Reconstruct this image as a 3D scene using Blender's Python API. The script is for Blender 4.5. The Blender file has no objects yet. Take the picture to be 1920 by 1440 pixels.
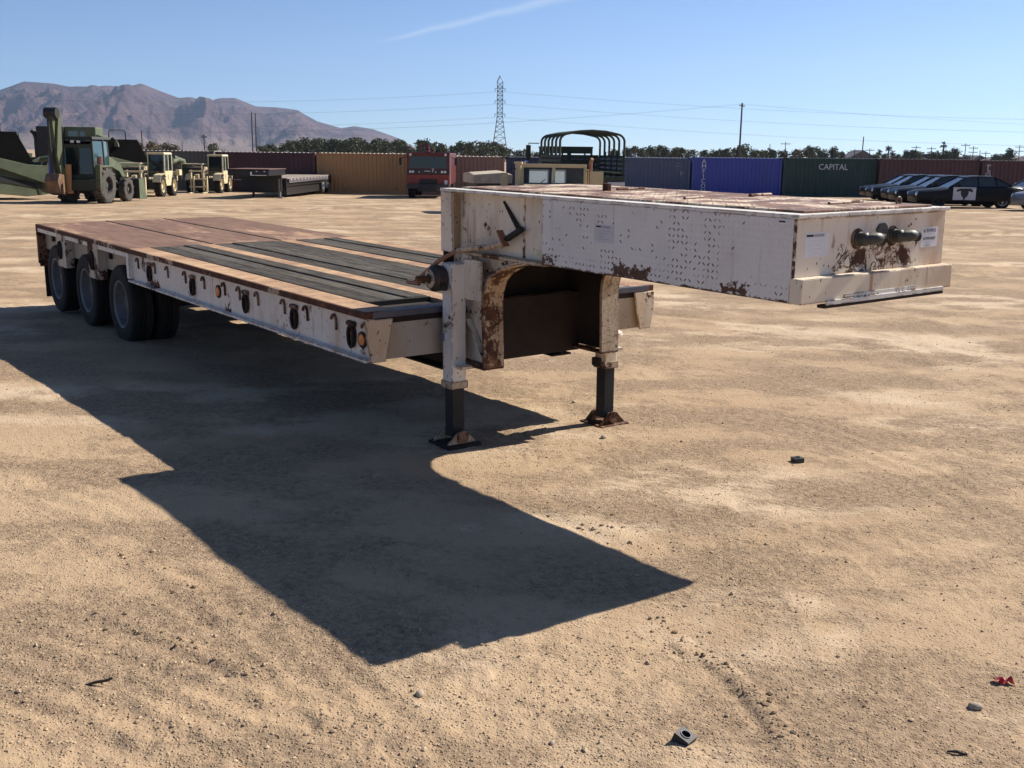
import bpy, bmesh, math, random
import numpy as np
from mathutils import Matrix, Vector
random.seed(7)
RNG = np.random.default_rng(11)
SC = bpy.context.scene
COL = SC.collection
# ------------------------------------------------------------------ camera, sky, sun, exposure
F_PX, PIT, ROL, CAM_H = 2050.0, 0.2069, 0.0117, 1.841
cp, sp, cr, sr = math.cos(PIT), math.sin(PIT), math.cos(ROL), math.sin(ROL)
right0, fwd0, up0 = Vector((1, 0, 0)), Vector((0, cp, -sp)), Vector((0, sp, cp))
cam_d = bpy.data.cameras.new('camera'); cam = bpy.data.objects.new('camera', cam_d); COL.objects.link(cam)
cx, cy = right0 * cr + up0 * sr, up0 * cr - right0 * sr
cam.matrix_world = Matrix(((cx.x, cy.x, -fwd0.x, 0), (cx.y, cy.y, -fwd0.y, 0), (cx.z, cy.z, -fwd0.z, CAM_H), (0, 0, 0, 1)))
cam_d.sensor_width = 36; cam_d.lens = 36 * F_PX / 1920; cam_d.clip_start = 0.05; cam_d.clip_end = 60000
SC.camera = cam
SUN_AZ, SUN_EL = 0.5771, 0.6503                      # azimuth from +X, elevation
sun_dir = Vector((math.cos(SUN_AZ) * math.cos(SUN_EL), math.sin(SUN_AZ) * math.cos(SUN_EL), math.sin(SUN_EL)))
wd = bpy.data.worlds.new('World'); SC.world = wd; wd.use_nodes = True
wn, wl = wd.node_tree.nodes, wd.node_tree.links
bg = wn['Background']; sky = wn.new('ShaderNodeTexSky'); sky.sky_type = 'NISHITA'; sky.sun_disc = False
sky.sun_elevation = SUN_EL; sky.sun_rotation = math.pi / 2 - SUN_AZ; sky.altitude = 600
sky.air_density = 0.6; sky.dust_density = 0.1; sky.ozone_density = 5.0
# one thin contrail high in the sky, given by two directions
def pix_ray(px, py):
    X, Y = px - 960, py - 720
    x, y = X * cr + Y * sr, -X * sr + Y * cr
    return Vector((x / F_PX, cp - y / F_PX * sp, -sp - y / F_PX * cp))
ca, cb = pix_ray(690, 84).normalized(), pix_ray(1060, -6).normalized()
cn = ca.cross(cb).normalized(); ct = (cb - ca).normalized()
def wnode(t, **k):
    n = wn.new(t)
    for a, b in k.items(): setattr(n, a, b)
    return n
def wmath(op, a, b=None, c=None):
    n = wnode('ShaderNodeMath', operation=op)
    for i, v in enumerate((a, b, c)):
        if v is None: continue
        if isinstance(v, (int, float)): n.inputs[i].default_value = v
        else: wl.new(v, n.inputs[i])
    return n.outputs[0]
tc = wnode('ShaderNodeTexCoord')
def wdot(vec):
    n = wnode('ShaderNodeVectorMath', operation='DOT_PRODUCT'); wl.new(tc.outputs['Generated'], n.inputs[0]); n.inputs[1].default_value = vec; return n.outputs['Value']
wnz = wnode('ShaderNodeTexNoise'); wl.new(tc.outputs['Generated'], wnz.inputs['Vector']); wnz.inputs['Scale'].default_value = 38; wnz.inputs['Detail'].default_value = 5
dist = wmath('ADD', wdot(cn), wmath('MULTIPLY', wmath('SUBTRACT', wnz.outputs['Fac'], 0.5), 0.006))
along = wdot(ct); a0, a1 = ca.dot(ct), cb.dot(ct)
tpos = wmath('DIVIDE', wmath('SUBTRACT', along, a0), a1 - a0)
wid = wmath('MAXIMUM', wmath('MULTIPLY_ADD', tpos, 0.0035, 0.0022), 0.0012)
core = wmath('SUBTRACT', 1.0, wmath('MINIMUM', wmath('DIVIDE', wmath('ABSOLUTE', dist), wid), 1.0))
ends = wmath('MULTIPLY', wmath('MINIMUM', wmath('MAXIMUM', wmath('MULTIPLY', tpos, 5.0), 0.0), 1.0), wmath('MINIMUM', wmath('MAXIMUM', wmath('MULTIPLY_ADD', tpos, -2.0, 3.0), 0.0), 1.0))
front = wmath('GREATER_THAN', wdot(ca), 0.5)
trail = wmath('MULTIPLY', wmath('MULTIPLY', core, ends), wmath('MULTIPLY', front, 0.30))
mx = wnode('ShaderNodeMix', data_type='RGBA'); wl.new(trail, mx.inputs['Factor']); wl.new(sky.outputs[0], mx.inputs['A']); mx.inputs['B'].default_value = (6.5, 7.2, 8.2, 1)
wl.new(mx.outputs['Result'], bg.inputs['Color']); bg.inputs['Strength'].default_value = 0.076
sl = bpy.data.lights.new('sun', 'SUN'); sl.energy = 5.0; sl.angle = math.radians(0.53); sl.color = (1.0, 0.93, 0.82)
so = bpy.data.objects.new('sun', sl); COL.objects.link(so); so.rotation_euler = sun_dir.to_track_quat('Z', 'Y').to_euler(); so.location = (20, 10, 30)
SC.view_settings.view_transform = 'Standard'; SC.view_settings.look = 'None'; SC.view_settings.exposure = 0.75; SC.view_settings.gamma = 1.0
SC.view_settings.use_curve_mapping = False
# ------------------------------------------------------------------ pixel / trailer frame helpers
CAM = Vector((0, 0, CAM_H))
YAW, TILT, LT, OX, OY = -0.9392, -0.009, 0.0127, 1.2714, 5.0016
TF = Vector((math.cos(YAW), math.sin(YAW), TILT)).normalized(); TL = Vector((-math.sin(YAW), math.cos(YAW), LT)); TL = (TL - TF * TL.dot(TF)).normalized(); TN = TF.cross(TL)
TM = Matrix(((TF.x, TL.x, TN.x, OX), (TF.y, TL.y, TN.y, OY), (TF.z, TL.z, TN.z, 0), (0, 0, 0, 1)))
TI = TM.inverted(); T_O, T_R = TI @ CAM, TI.to_3x3()
def U(px, py, ax, val):
    """photo pixel -> trailer coordinates (u forward, v across, z up) on the plane ax = val of the trailer"""
    d = T_R @ pix_ray(px, py); i = 'uvz'.index(ax); return T_O + d * ((val - T_O[i]) / d[i])
def smooth(x, a, b):
    t = np.clip((np.asarray(x, float) - a) / (b - a), 0, 1); return t * t * (3 - 2 * t)
_fw = TM @ Vector((-9.4, 1.75, 0))
def gbase(x, y):
    """the yard's gentle fall, without roughness"""
    x = np.asarray(x, float); y = np.asarray(y, float)
    yy = np.minimum(y, 95.0) + 25 * (1 - np.exp(-np.maximum(y - 95, 0) / 25)) * 0.4
    z = -0.0061 * np.clip(x, -60, 60) - 0.0111 * np.maximum(yy, -30)
    z = z + np.interp(x, [-30, -10, 2, 22, 40], [0.06, 0.0, 0.05, 0.38, 0.42]) * smooth(y, 15, 50) * (1 - smooth(y, 120, 400))
    return z + 0.05 * np.exp(-((x - _fw.x) ** 2 + (y - _fw.y) ** 2) / (2 * 1.1 ** 2))
def gh(x, y): return float(gbase(x, y))
def at(px, depth):
    """ground point seen in photo column px at ground distance y = depth"""
    y = depth; x = 0.0
    for _ in range(4):
        z = gh(x, y); v = Vector((0, y, z - CAM_H)); zc = v.dot(fwd0); yc = -v.dot(up0)
        X = (px - 960); Y = F_PX * yc / zc
        x = ((X + Y * sr) / cr) * zc / F_PX
    return Vector((x, y, gh(x, y)))
# ------------------------------------------------------------------ mesh helpers
class MB:
    def __init__(s): s.v = []; s.f = []
    def add(s, vs, fs):
        o = len(s.v); s.v += [tuple(v) for v in vs]; s.f += [tuple(i + o for i in f) for f in fs]; return s
    def box(s, x0, x1, y0, y1, z0, z1, m=None):
        vs = [(x, y, z) for z in (z0, z1) for y in (y0, y1) for x in (x0, x1)]
        if m is not None: vs = [m @ Vector(v) for v in vs]
        return s.add(vs, [(0, 2, 3, 1), (4, 5, 7, 6), (0, 1, 5, 4), (2, 6, 7, 3), (0, 4, 6, 2), (1, 3, 7, 5)])
    def beam(s, p0, p1, w, h=None, up=(0, 0, 1)):
        """a square bar between two points"""
        h = w if h is None else h
        p0, p1 = Vector(p0), Vector(p1); d = (p1 - p0).normalized(); u = Vector(up)
        if abs(d.dot(u)) > .98: u = Vector((0, 1, 0))
        a = d.cross(u).normalized(); b = a.cross(d)
        vs = [p + a * (i * w / 2) + b * (j * h / 2) for p in (p0, p1) for i, j in ((-1, -1), (1, -1), (1, 1), (-1, 1))]
        return s.add(vs, [(3, 2, 1, 0), (4, 5, 6, 7)] + [(k, (k + 1) % 4, 4 + (k + 1) % 4, 4 + k) for k in range(4)])
    def tube(s, pts, r, n=8, caps=True):
        pts = [Vector(p) for p in pts]; rs = r if isinstance(r, (list, tuple)) else [r] * len(pts)
        rings = []; prev = None
        for i, p in enumerate(pts):
            d = (pts[min(i + 1, len(pts) - 1)] - pts[max(i - 1, 0)]).normalized()
            if prev is None: a = d.orthogonal().normalized()
            else: a = (prev - d * prev.dot(d)).normalized()
            prev = a; b = d.cross(a)
            rings.append([p + a * (rs[i] * math.cos(2 * math.pi * k / n)) + b * (rs[i] * math.sin(2 * math.pi * k / n)) for k in range(n)])
        vs = [v for r_ in rings for v in r_]; fs = []
        for i in range(len(pts) - 1):
            for k in range(n): fs.append((i * n + k, i * n + (k + 1) % n, (i + 1) * n + (k + 1) % n, (i + 1) * n + k))
        if caps: fs += [tuple(range(n - 1, -1, -1)), tuple(range((len(pts) - 1) * n, len(pts) * n))]
        return s.add(vs, fs)
    def cyl(s, p0, p1, r0, r1=None, n=16): return s.tube([p0, p1], [r0, r0 if r1 is None else r1], n)
    def lathe(s, prof, c, axis='x', n=28):
        """prof: (radius, offset along the axis)"""
        c = Vector(c); vs = []; fs = []
        for r, o in prof:
            for k in range(n):
                t = 2 * math.pi * k / n; a, b = r * math.cos(t), r * math.sin(t)
                vs.append(c + (Vector((o, a, b)) if axis == 'x' else Vector((a, o, b)) if axis == 'y' else Vector((a, b, o))))
        for i in range(len(prof) - 1):
            for k in range(n): fs.append((i * n + k, i * n + (k + 1) % n, (i + 1) * n + (k + 1) % n, (i + 1) * n + k))
        return s.add(vs, fs)
    def prism(s, pts, axis, a, b):
        """polygon in the two other axes, extruded from a to b along axis"""
        i = 'xyz'.index(axis)
        def mk(p, t):
            l = list(p); l.insert(i, t); return tuple(l)
        n = len(pts); vs = [mk(p, a) for p in pts] + [mk(p, b) for p in pts]
        return s.add(vs, [tuple(range(n)), tuple(range(2 * n - 1, n - 1, -1))] + [(k, n + k, n + (k + 1) % n, (k + 1) % n) for k in range(n)])
    def loft(s, secs, caps=True):
        n = len(secs[0]); vs = [v for q in secs for v in q]; fs = []
        for i in range(len(secs) - 1):
            for k in range(n): fs.append((i * n + k, i * n + (k + 1) % n, (i + 1) * n + (k + 1) % n, (i + 1) * n + k))
        if caps: fs += [tuple(range(n - 1, -1, -1)), tuple(range((len(secs) - 1) * n, len(secs) * n))]
        return s.add(vs, fs)
    def strip(s, pts, a, b, th, axis='y'):
        """bent plate: polyline (in the plane across axis) with thickness th, from a to b along axis"""
        P = [Vector((p[0], p[1])) for p in pts]; off = []
        for i, p in enumerate(P):
            d = (P[min(i + 1, len(P) - 1)] - P[max(i - 1, 0)]).normalized(); off.append(p + Vector((-d.y, d.x)) * th)
        return s.prism([tuple(p) for p in P] + [tuple(p) for p in reversed(off)], axis, a, b)
    def build(s, name, mat, parent=None, bevel=0.0, smoothang=None, label=None):
        me = bpy.data.meshes.new(name); me.from_pydata(s.v, [], s.f); me.update()
        bm = bmesh.new(); bm.from_mesh(me); bmesh.ops.recalc_face_normals(bm, faces=bm.faces)
        if bevel > 0:
            es = [e for e in bm.edges if e.is_manifold and e.calc_face_angle(0) > .6]
            bmesh.ops.bevel(bm, geom=es, offset=bevel, segments=2, affect='EDGES', clamp_overlap=True, profile=.6)
        bm.to_mesh(me); bm.free()
        o = bpy.data.objects.new(name, me); COL.objects.link(o); me.materials.append(mat)
        if smoothang:
            me.polygons.foreach_set('use_smooth', [True] * len(me.polygons)); me.set_sharp_from_angle(angle=math.radians(smoothang))
        if parent is not None: o.parent = parent
        if label: o['label'] = label
        return o
def tag(o, label, cat, group=None, kind=None):
    if label: o['label'] = label
    if cat: o['category'] = cat
    if group: o['group'] = group
    if kind: o['kind'] = kind
    return o
def thing(name, label, cat, loc=(0, 0, 0), rz=0, group=None):
    o = bpy.data.objects.new(name, None); COL.objects.link(o); o.location = loc; o.rotation_euler = (0, 0, rz); o.empty_display_size = .2
    return tag(o, label, cat, group)
def copy_tree(o, parent=None):
    c = o.copy(); COL.objects.link(c)
    if parent is not None: c.parent = parent
    for ch in o.children: copy_tree(ch, c)
    return c
def text_part(name, body, size, mat, parent, mtx, align='CENTER', sx=1.0):
    cu = bpy.data.curves.new(name, 'FONT'); cu.body = body; cu.size = size; cu.align_x = align; cu.align_y = 'CENTER'; cu.extrude = 0.0006; cu.resolution_u = 2
    t = bpy.data.objects.new(name, cu); COL.objects.link(t)
    dg = bpy.context.evaluated_depsgraph_get(); me = bpy.data.meshes.new_from_object(t.evaluated_get(dg)); bpy.data.objects.remove(t)
    me.materials.clear(); me.materials.append(mat)
    me.transform(mtx @ Matrix.Diagonal((sx, 1, 1, 1)))
    o = bpy.data.objects.new(name, me); COL.objects.link(o); o.parent = parent; return o
# ------------------------------------------------------------------ materials
class Mat:
    def __init__(s, name, rough=.6, metal=0.0, spec=.5):
        s.m = bpy.data.materials.new(name); s.m.use_nodes = True; s.t = s.m.node_tree; s.b = s.t.nodes['Principled BSDF']
        s.b.inputs['Roughness'].default_value = rough; s.b.inputs['Metallic'].default_value = metal; s.b.inputs['Specular IOR Level'].default_value = spec
        s._co = None
    def n(s, t, **k):
        n = s.t.nodes.new(t)
        for a, b in k.items(): setattr(n, a, b)
        return n
    def put(s, sock, v):
        if isinstance(v, bpy.types.NodeSocket): s.t.links.new(v, sock)
        elif isinstance(v, (tuple, list)) and len(v) == 3 and sock.type == 'RGBA': sock.default_value = (*v, 1)
        else: sock.default_value = v
    @property
    def co(s):
        if s._co is None: s._co = s.n('ShaderNodeTexCoord').outputs['Object']
        return s._co
    def xyz(s):
        n = s.n('ShaderNodeSeparateXYZ'); s.put(n.inputs[0], s.co); return n.outputs
    def mapping(s, scale=(1, 1, 1), loc=(0, 0, 0), rot=(0, 0, 0)):
        n = s.n('ShaderNodeMapping'); s.put(n.inputs[0], s.co); n.inputs['Scale'].default_value = scale; n.inputs['Location'].default_value = loc; n.inputs['Rotation'].default_value = rot; return n.outputs[0]
    def noise(s, scale, detail=4, rough=.6, vec=None, dist=0):
        n = s.n('ShaderNodeTexNoise'); s.put(n.inputs['Vector'], vec or s.co); n.inputs['Scale'].default_value = scale; n.inputs['Detail'].default_value = detail; n.inputs['Roughness'].default_value = rough; n.inputs['Distortion'].default_value = dist
        return n.outputs['Fac']
    def voro(s, scale, feature='F1', vec=None, rnd=1.0):
        n = s.n('ShaderNodeTexVoronoi', feature=feature); s.put(n.inputs['Vector'], vec or s.co); n.inputs['Scale'].default_value = scale; n.inputs['Randomness'].default_value = rnd; return n.outputs['Distance']
    def math(s, op, a, b=None, c=None):
        n = s.n('ShaderNodeMath', operation=op)
        for i, v in enumerate((a, b, c)):
            if v is not None: s.put(n.inputs[i], v)
        return n.outputs[0]
    def step(s, v, a, b, lo=0.0, hi=1.0):
        n = s.n('ShaderNodeMapRange', interpolation_type='SMOOTHSTEP'); s.put(n.inputs[0], v); s.put(n.inputs[1], a); s.put(n.inputs[2], b); s.put(n.inputs[3], lo); s.put(n.inputs[4], hi); return n.outputs[0]
    def mix(s, f, a, b):
        n = s.n('ShaderNodeMix', data_type='RGBA'); s.put(n.inputs['Factor'], f); s.put(n.inputs['A'], a); s.put(n.inputs['B'], b); return n.outputs['Result']
    def mul(s, c, v):
        n = s.n('ShaderNodeMix', data_type='RGBA', blend_type='MULTIPLY'); n.inputs['Factor'].default_value = 1; s.put(n.inputs['A'], c); s.put(n.inputs['B'], v); return n.outputs['Result']
    def color(s, v): s.put(s.b.inputs['Base Color'], v); return s
    def rough(s, v): s.put(s.b.inputs['Roughness'], v); return s
    def bump(s, h, dist=.002, strength=1.0, normal=None):
        n = s.n('ShaderNodeBump'); n.inputs['Strength'].default_value = strength; n.inputs['Distance'].default_value = dist; s.put(n.inputs['Height'], h)
        if normal: s.put(n.inputs['Normal'], normal)
        s.put(s.b.inputs['Normal'], n.outputs[0]); return n.outputs[0]
    def boxmask(s, c, h, soft=.02, wob=None):
        """soft box of half size h round point c in object space; wob: a noise that frays the edge"""
        o = s.xyz(); m = None
        for i in range(3):
            if h[i] is None: continue
            d = s.math('ABSOLUTE', s.math('SUBTRACT', o[i], c[i]))
            if wob is not None: d = s.math('ADD', d, wob)
            k = s.step(d, h[i] - soft, h[i] + soft, 1.0, 0.0); m = k if m is None else s.math('MULTIPLY', m, k)
        return m
def plain(name, c, rough=.6, metal=0.0, var=.12, scale=3.0, bump=0.0, spec=.5):
    M = Mat(name, rough, metal, spec); nz = M.noise(scale, 5)
    M.color(M.mix(M.step(nz, .25, .75), tuple(x * (1 - var) for x in c), tuple(min(1, x * (1 + var)) for x in c)))
    if bump: M.bump(M.noise(scale * 12, 3), bump)
    return M.m
RUST, RUST_D, RUST_L = (.115, .042, .018), (.045, .019, .011), (.30, .125, .05)
def worn(name, base, rust=.35, speck=.5, dirt=.3, rough=.55, crack=0.0, extra=None, scale=1.0, dirtcol=(.34, .21, .11), edge=0.0, streak=0.0):
    """old paint: stains, rust freckles, rusty patches; extra(M) may return a further rust mask"""
    M = Mat(name, rough)
    st = M.step(M.noise(1.0 * scale, 6, .65, M.mapping((3, 3, 1.1))), .45, .75)
    c = M.mix(M.math('MULTIPLY', st, dirt), base, dirtcol)
    c = M.mix(M.step(M.noise(9 * scale, 5), .45, .8, 0, .25), c, tuple(x * .62 for x in base))
    if streak:
        sk = M.math('MULTIPLY', M.step(M.noise(1.0, 5, .6, M.mapping((17, 17, .8))), .56, .70), M.step(M.noise(2.3, 3, .5, M.mapping((1, 1, 1), (4, 4, 4))), .46, .62)); c = M.mix(M.math('MULTIPLY', sk, .75 * streak), c, (.34, .155, .055))
    big = M.noise(2.2 * scale, 7, .68); fine = M.noise(30 * scale, 5, .7)
    patch = M.step(M.math('ADD', big, M.math('MULTIPLY', fine, .25)), .86 - .28 * rust, .90 - .28 * rust)
    v = M.voro(30 * scale, vec=M.mapping((1.2, 1.2, .55))); vd = M.step(M.math('ADD', M.math('ADD', v, M.math('MULTIPLY', M.noise(70 * scale, 2), .14)), M.math('MULTIPLY', M.noise(2.6 * scale, 4), -.75)), -.225 - .10 * (1 - speck), -.165 - .10 * (1 - speck), 1.0, 0.0)
    mask = M.math('MAXIMUM', patch, vd)
    if crack:
        wv = M.n('ShaderNodeVectorMath', operation='ADD'); nz_ = M.n('ShaderNodeTexNoise'); M.put(nz_.inputs['Vector'], M.co); nz_.inputs['Scale'].default_value = 16; nz_.inputs['Detail'].default_value = 3; sc_ = M.n('ShaderNodeVectorMath', operation='SCALE'); M.put(sc_.inputs[0], nz_.outputs['Color']); sc_.inputs['Scale'].default_value = .05; M.put(wv.inputs[0], M.co); M.put(wv.inputs[1], sc_.outputs[0]); e = M.voro(26 * scale, 'DISTANCE_TO_EDGE', wv.outputs[0]); ck = M.math('MULTIPLY', M.step(M.math('ADD', e, M.math('MULTIPLY', M.noise(40, 2), .05)), .02, .075, 1, 0), M.step(M.noise(5, 4, .6, M.mapping((1.4, 1.4, .35))), .60 - .12 * crack, .66 - .12 * crack)); mask = M.math('MAXIMUM', mask, ck)
    if edge:
        bv = M.n('ShaderNodeBevel', samples=4); bv.inputs['Radius'].default_value = .014; ge = M.n('ShaderNodeNewGeometry'); dt = M.n('ShaderNodeVectorMath', operation='DOT_PRODUCT'); M.put(dt.inputs[0], bv.outputs[0]); M.put(dt.inputs[1], ge.outputs['Normal'])
        ed = M.math('SUBTRACT', 1.0, dt.outputs['Value']); mask = M.math('MAXIMUM', mask, M.step(M.math('ADD', ed, M.math('MULTIPLY', M.noise(12, 6, .7), .9)), .66 - .14 * edge, .72 - .14 * edge)) if 0 else M.math('MAXIMUM', mask, M.math('MULTIPLY', M.step(ed, .01, .06), M.step(M.noise(11, 6, .7), .56 - .12 * edge, .62 - .12 * edge)))
    if extra:
        ex = extra(M)
        if ex is not None: mask = M.math('MAXIMUM', mask, ex)
    rc = M.mix(M.step(M.noise(18 * scale, 5), .3, .7), RUST_D, RUST); rc = M.mix(M.step(M.noise(6 * scale, 3), .58, .75), rc, RUST_L)
    halo = M.step(M.math('ADD', big, M.math('MULTIPLY', fine, .2)), .78 - .28 * rust, .95 - .28 * rust, 0, .45)
    c = M.mix(halo, c, (.36, .19, .08)); M.color(M.mix(mask, c, rc)); M.rough(M.step(mask, 0, 1, rough, .92))
    M.bump(M.math('ADD', M.math('MULTIPLY', mask, -.6), M.math('MULTIPLY', fine, .25)), .0025, .6); return M.m
def diamonds(M, ax=(0, 2), pitch=.042):
    """mask of a raised tread: short bars in a chequer, alternately turned"""
    o = M.xyz(); a = M.math('DIVIDE', o[ax[0]], pitch); b = M.math('DIVIDE', o[ax[1]], pitch)
    fa, fb = M.math('FLOOR', a), M.math('FLOOR', b)
    par = M.math('MODULO', M.math('ABSOLUTE', M.math('ADD', fa, fb)), 2.0); sg = M.math('MULTIPLY_ADD', par, 2.0, -1.0)
    x = M.math('SUBTRACT', M.math('SUBTRACT', a, fa), .5); y = M.math('SUBTRACT', M.math('SUBTRACT', b, fb), .5)
    y2 = M.math('MULTIPLY', y, sg); p = M.math('ADD', x, y2); q = M.math('SUBTRACT', x, y2)
    d = M.math('SQRT', M.math('ADD', M.math('POWER', M.math('DIVIDE', p, .62), 2.0), M.math('POWER', M.math('DIVIDE', q, .2), 2.0)))
    return M.step(d, .55, 1.0, 1.0, 0.0)
def cellrand(M, ax=(0, 2), pitch=.042):
    o = M.xyz(); n = M.n('ShaderNodeTexWhiteNoise', noise_dimensions='2D'); cb = M.n('ShaderNodeCombineXYZ')
    for i in (0, 1): M.put(cb.inputs[i], M.math('FLOOR', M.math('DIVIDE', o[ax[i]], pitch)))
    M.put(n.inputs['Vector'], cb.outputs[0]); return n.outputs['Value']
# ------------------------------------------------------------------ ground
def vnoise(x, y, seed=0):
    xi, yi = np.floor(x).astype(np.int64), np.floor(y).astype(np.int64); xf, yf = x - xi, y - yi
    def h(a, b):
        n = (a * 374761393 + b * 668265263 + seed * 974634777) & 0xffffffff
        n = ((n ^ (n >> 13)) * 1274126177) & 0xffffffff; n = n ^ (n >> 16); return (n & 0xffff) / 65535.0
    u, v = xf * xf * (3 - 2 * xf), yf * yf * (3 - 2 * yf)
    return (h(xi, yi) * (1 - u) + h(xi + 1, yi) * u) * (1 - v) + (h(xi, yi + 1) * (1 - u) + h(xi + 1, yi + 1) * u) * v
def fbm(x, y, f, oct=4, seed=0, gain=.5):
    a, s, t = 1.0, 0.0, 0.0
    for k in range(oct): s = s + a * vnoise(x * f, y * f, seed + k * 17); t += a; f *= 2.03; a *= gain
    return s / t - .5
def gpt(px, py):
    d = pix_ray(px, py); t = 3.0
    for _ in range(30):
        p = CAM + d * t; t += (gh(p.x, p.y) - p.z) / d.z
    p = CAM + d * t; return p.x, p.y
# tyre tracks: polyline on the ground, half width, number of grooves, depth
TRACKS = [([(0, 1228), (230, 1312), (480, 1412), (640, 1470)], .30, 8, .0045), ([(190, 1150), (330, 1200), (470, 1262)], .06, 1, .007),
          ([(1230, 1150), (1290, 1215), (1345, 1245), (1420, 1310), (1480, 1390)], .06, 1, .008), ([(170, 1010), (330, 1090), (460, 1170)], .12, 2, .006),
          ([(1000, 940), (1130, 985), (1230, 1040)], .16, 2, .006), ([(1180, 880), (1330, 930), (1560, 1060), (1720, 1260)], .3, 3, .004),
          ([(1180, 590), (1420, 612), (1640, 640), (1920, 740)], .5, 3, .010), ([(1500, 560), (1700, 590), (1920, 660)], .4, 2, .010),
          ([(0, 470), (300, 440), (700, 420), (830, 410)], .5, 3, .010), ([(60, 405), (420, 395), (820, 385)], .8, 3, .04), ([(1560, 470), (1800, 440), (1920, 436)], .4, 3, .035), ([(1760, 520), (1920, 500)], .4, 3, .03), ([(1240, 760), (1500, 800), (1760, 900), (1930, 1010)], .22, 5, .004), ([(20, 900), (200, 960), (420, 1090), (640, 1290), (820, 1450)], .2, 5, .003), ([(1050, 1240), (1230, 1290), (1420, 1440)], .2, 5, .003)]
TR = [([gpt(*p) for p in t[0]],) + t[1:] for t in TRACKS]
def tracks(x, y):
    z = np.zeros_like(x)
    for pts, hw, n, dep in TR:
        best = np.full_like(x, 9.0)
        for (x0, y0), (x1, y1) in zip(pts[:-1], pts[1:]):
            dx, dy = x1 - x0, y1 - y0; L2 = dx * dx + dy * dy
            t = np.clip(((x - x0) * dx + (y - y0) * dy) / L2, 0, 1); sx, sy = x - x0 - t * dx, y - y0 - t * dy
            dd = np.hypot(sx, sy) * np.sign(sx * dy - sy * dx + 1e-9); best = np.where(np.abs(dd) < np.abs(best), dd, best)
        w = fbm(x, y, 1.6, 3, 5); brk = smooth(fbm(x, y, 2.2, 3, 77), -.24, .04)
        env = 1 - smooth(np.abs(best) + .10 * w, hw, hw * 1.35 + .03)
        prof = np.cos((best + .03 * w) / max(hw, .02) * math.pi * (n + .5) * .5) if n > 1 else 1 - 1.7 * smooth(np.abs(best), hw * .35, hw)
        z += dep * env * brk * prof
    return z
def rough(x, y):
    r = np.hypot(x, y); k = 1 - smooth(r, 25, 70)
    z = .05 * fbm(x, y, .35, 3, 1) * smooth(r, 1, 6) + .022 * fbm(x, y, 2.4, 3, 2)
    cl = fbm(x, y, 9, 3, 3); patch = smooth(fbm(x, y, .8, 3, 9), -.05, .2)
    z += (.008 + .016 * patch) * np.abs(cl) * k + .008 * fbm(x, y, 26, 2, 4) * (.4 + .8 * patch) * k
    return z + tracks(x, y) * (1 - smooth(r, 50, 80)) 
fine = np.radians(np.arange(-32, 32.01, .125)); coarse = np.radians(np.concatenate([np.arange(35, 326, 3.0)]))
th = np.concatenate([fine, coarse]); nt = len(th)
rr = [.35]
while rr[-1] < 9500: rr.append(rr[-1] * (1.03 if rr[-1] < 2 else 1.0068 if rr[-1] < 22 else 1.02 if rr[-1] < 100 else 1.06))
rr = np.array(rr); A, R = np.meshgrid(th, rr); gx_, gy_ = R * np.sin(A), R * np.cos(A)
gz_ = gbase(gx_, gy_) + rough(gx_, gy_)
V = np.stack([gx_, gy_, gz_], -1).reshape(-1, 3); V = np.vstack([V, [[0, 0, float(gbase(0, 0))]]])
i, j = np.meshgrid(np.arange(len(rr) - 1), np.arange(nt), indexing='ij'); j2 = (j + 1) % nt
Q = np.stack([i * nt + j, i * nt + j2, (i + 1) * nt + j2, (i + 1) * nt + j], -1).reshape(-1, 4)[:, ::-1]
gm = bpy.data.meshes.new('ground'); cen = len(V) - 1
gm.from_pydata(V.tolist(), [], Q.tolist() + [(cen, (k + 1) % nt, k) for k in range(nt)]); gm.update()
gm.polygons.foreach_set('use_smooth', [True] * len(gm.polygons))
ground = bpy.data.objects.new('ground', gm); COL.objects.link(ground); ground['kind'] = 'structure'
M = Mat('dirt', .95, 0, .15)
n1 = M.noise(.45, 6, .6); n3 = M.noise(26, 5, .72); n4 = M.noise(100, 3, .75)
wig = M.noise(7, 6, .7); pkn = M.noise(.75, 8, .62, M.mapping((1.0, 1.5, 1), (1.3, 4.2, 0), (0, 0, .6)))
grv = M.step(M.math('ADD', pkn, M.math('MULTIPLY', wig, .30)), .56, .74)                   # 0 packed crust, 1 loose gravelly soil
pale = M.step(M.math('ADD', M.noise(.33, 6, .6, M.mapping((1, 1.3, 1), (7, 3, 0), (0, 0, -.4))), M.math('MULTIPLY', wig, .14)), .58, .68)
pack = M.mix(M.step(n1, .36, .62), (.41, .288, .18), (.475, .342, .217)); pack = M.mix(M.math('MULTIPLY', pale, .8), pack, (.60, .465, .325))
pack = M.mix(M.step(n3, .54, .74, 0, .45), pack, (.27, .185, .115)); pack = M.mix(M.step(M.noise(5, 7, .75), .56, .66, 0, .4), pack, (.30, .205, .125))
lo = M.mix(M.step(n3, .36, .66), (.43, .307, .197), (.25, .173, .114)); lo = M.mix(M.step(n4, .54, .72, 0, .6), lo, (.15, .105, .068)); lo = M.mix(M.step(n4, .46, .28, 0, .6), lo, (.56, .43, .28))
c = M.mix(M.math('MULTIPLY', grv, 1.0), pack, lo)
vp = M.voro(60); grit = M.math('MULTIPLY', M.step(vp, .1, .3, 1, 0), M.step(M.noise(3, 4), .42, .62)); c = M.mix(M.math('MULTIPLY', grit, M.step(grv, 0, 1, .3, .75)), c, (.13, .092, .062))
vq = M.voro(95, vec=M.mapping((1, 1, 1), (3.3, 1.7, 0))); c = M.mix(M.math('MULTIPLY', M.step(vq, .08, .22, 1, 0), M.step(M.noise(7, 3), .5, .6, 0, .7)), c, (.62, .50, .36))
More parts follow.
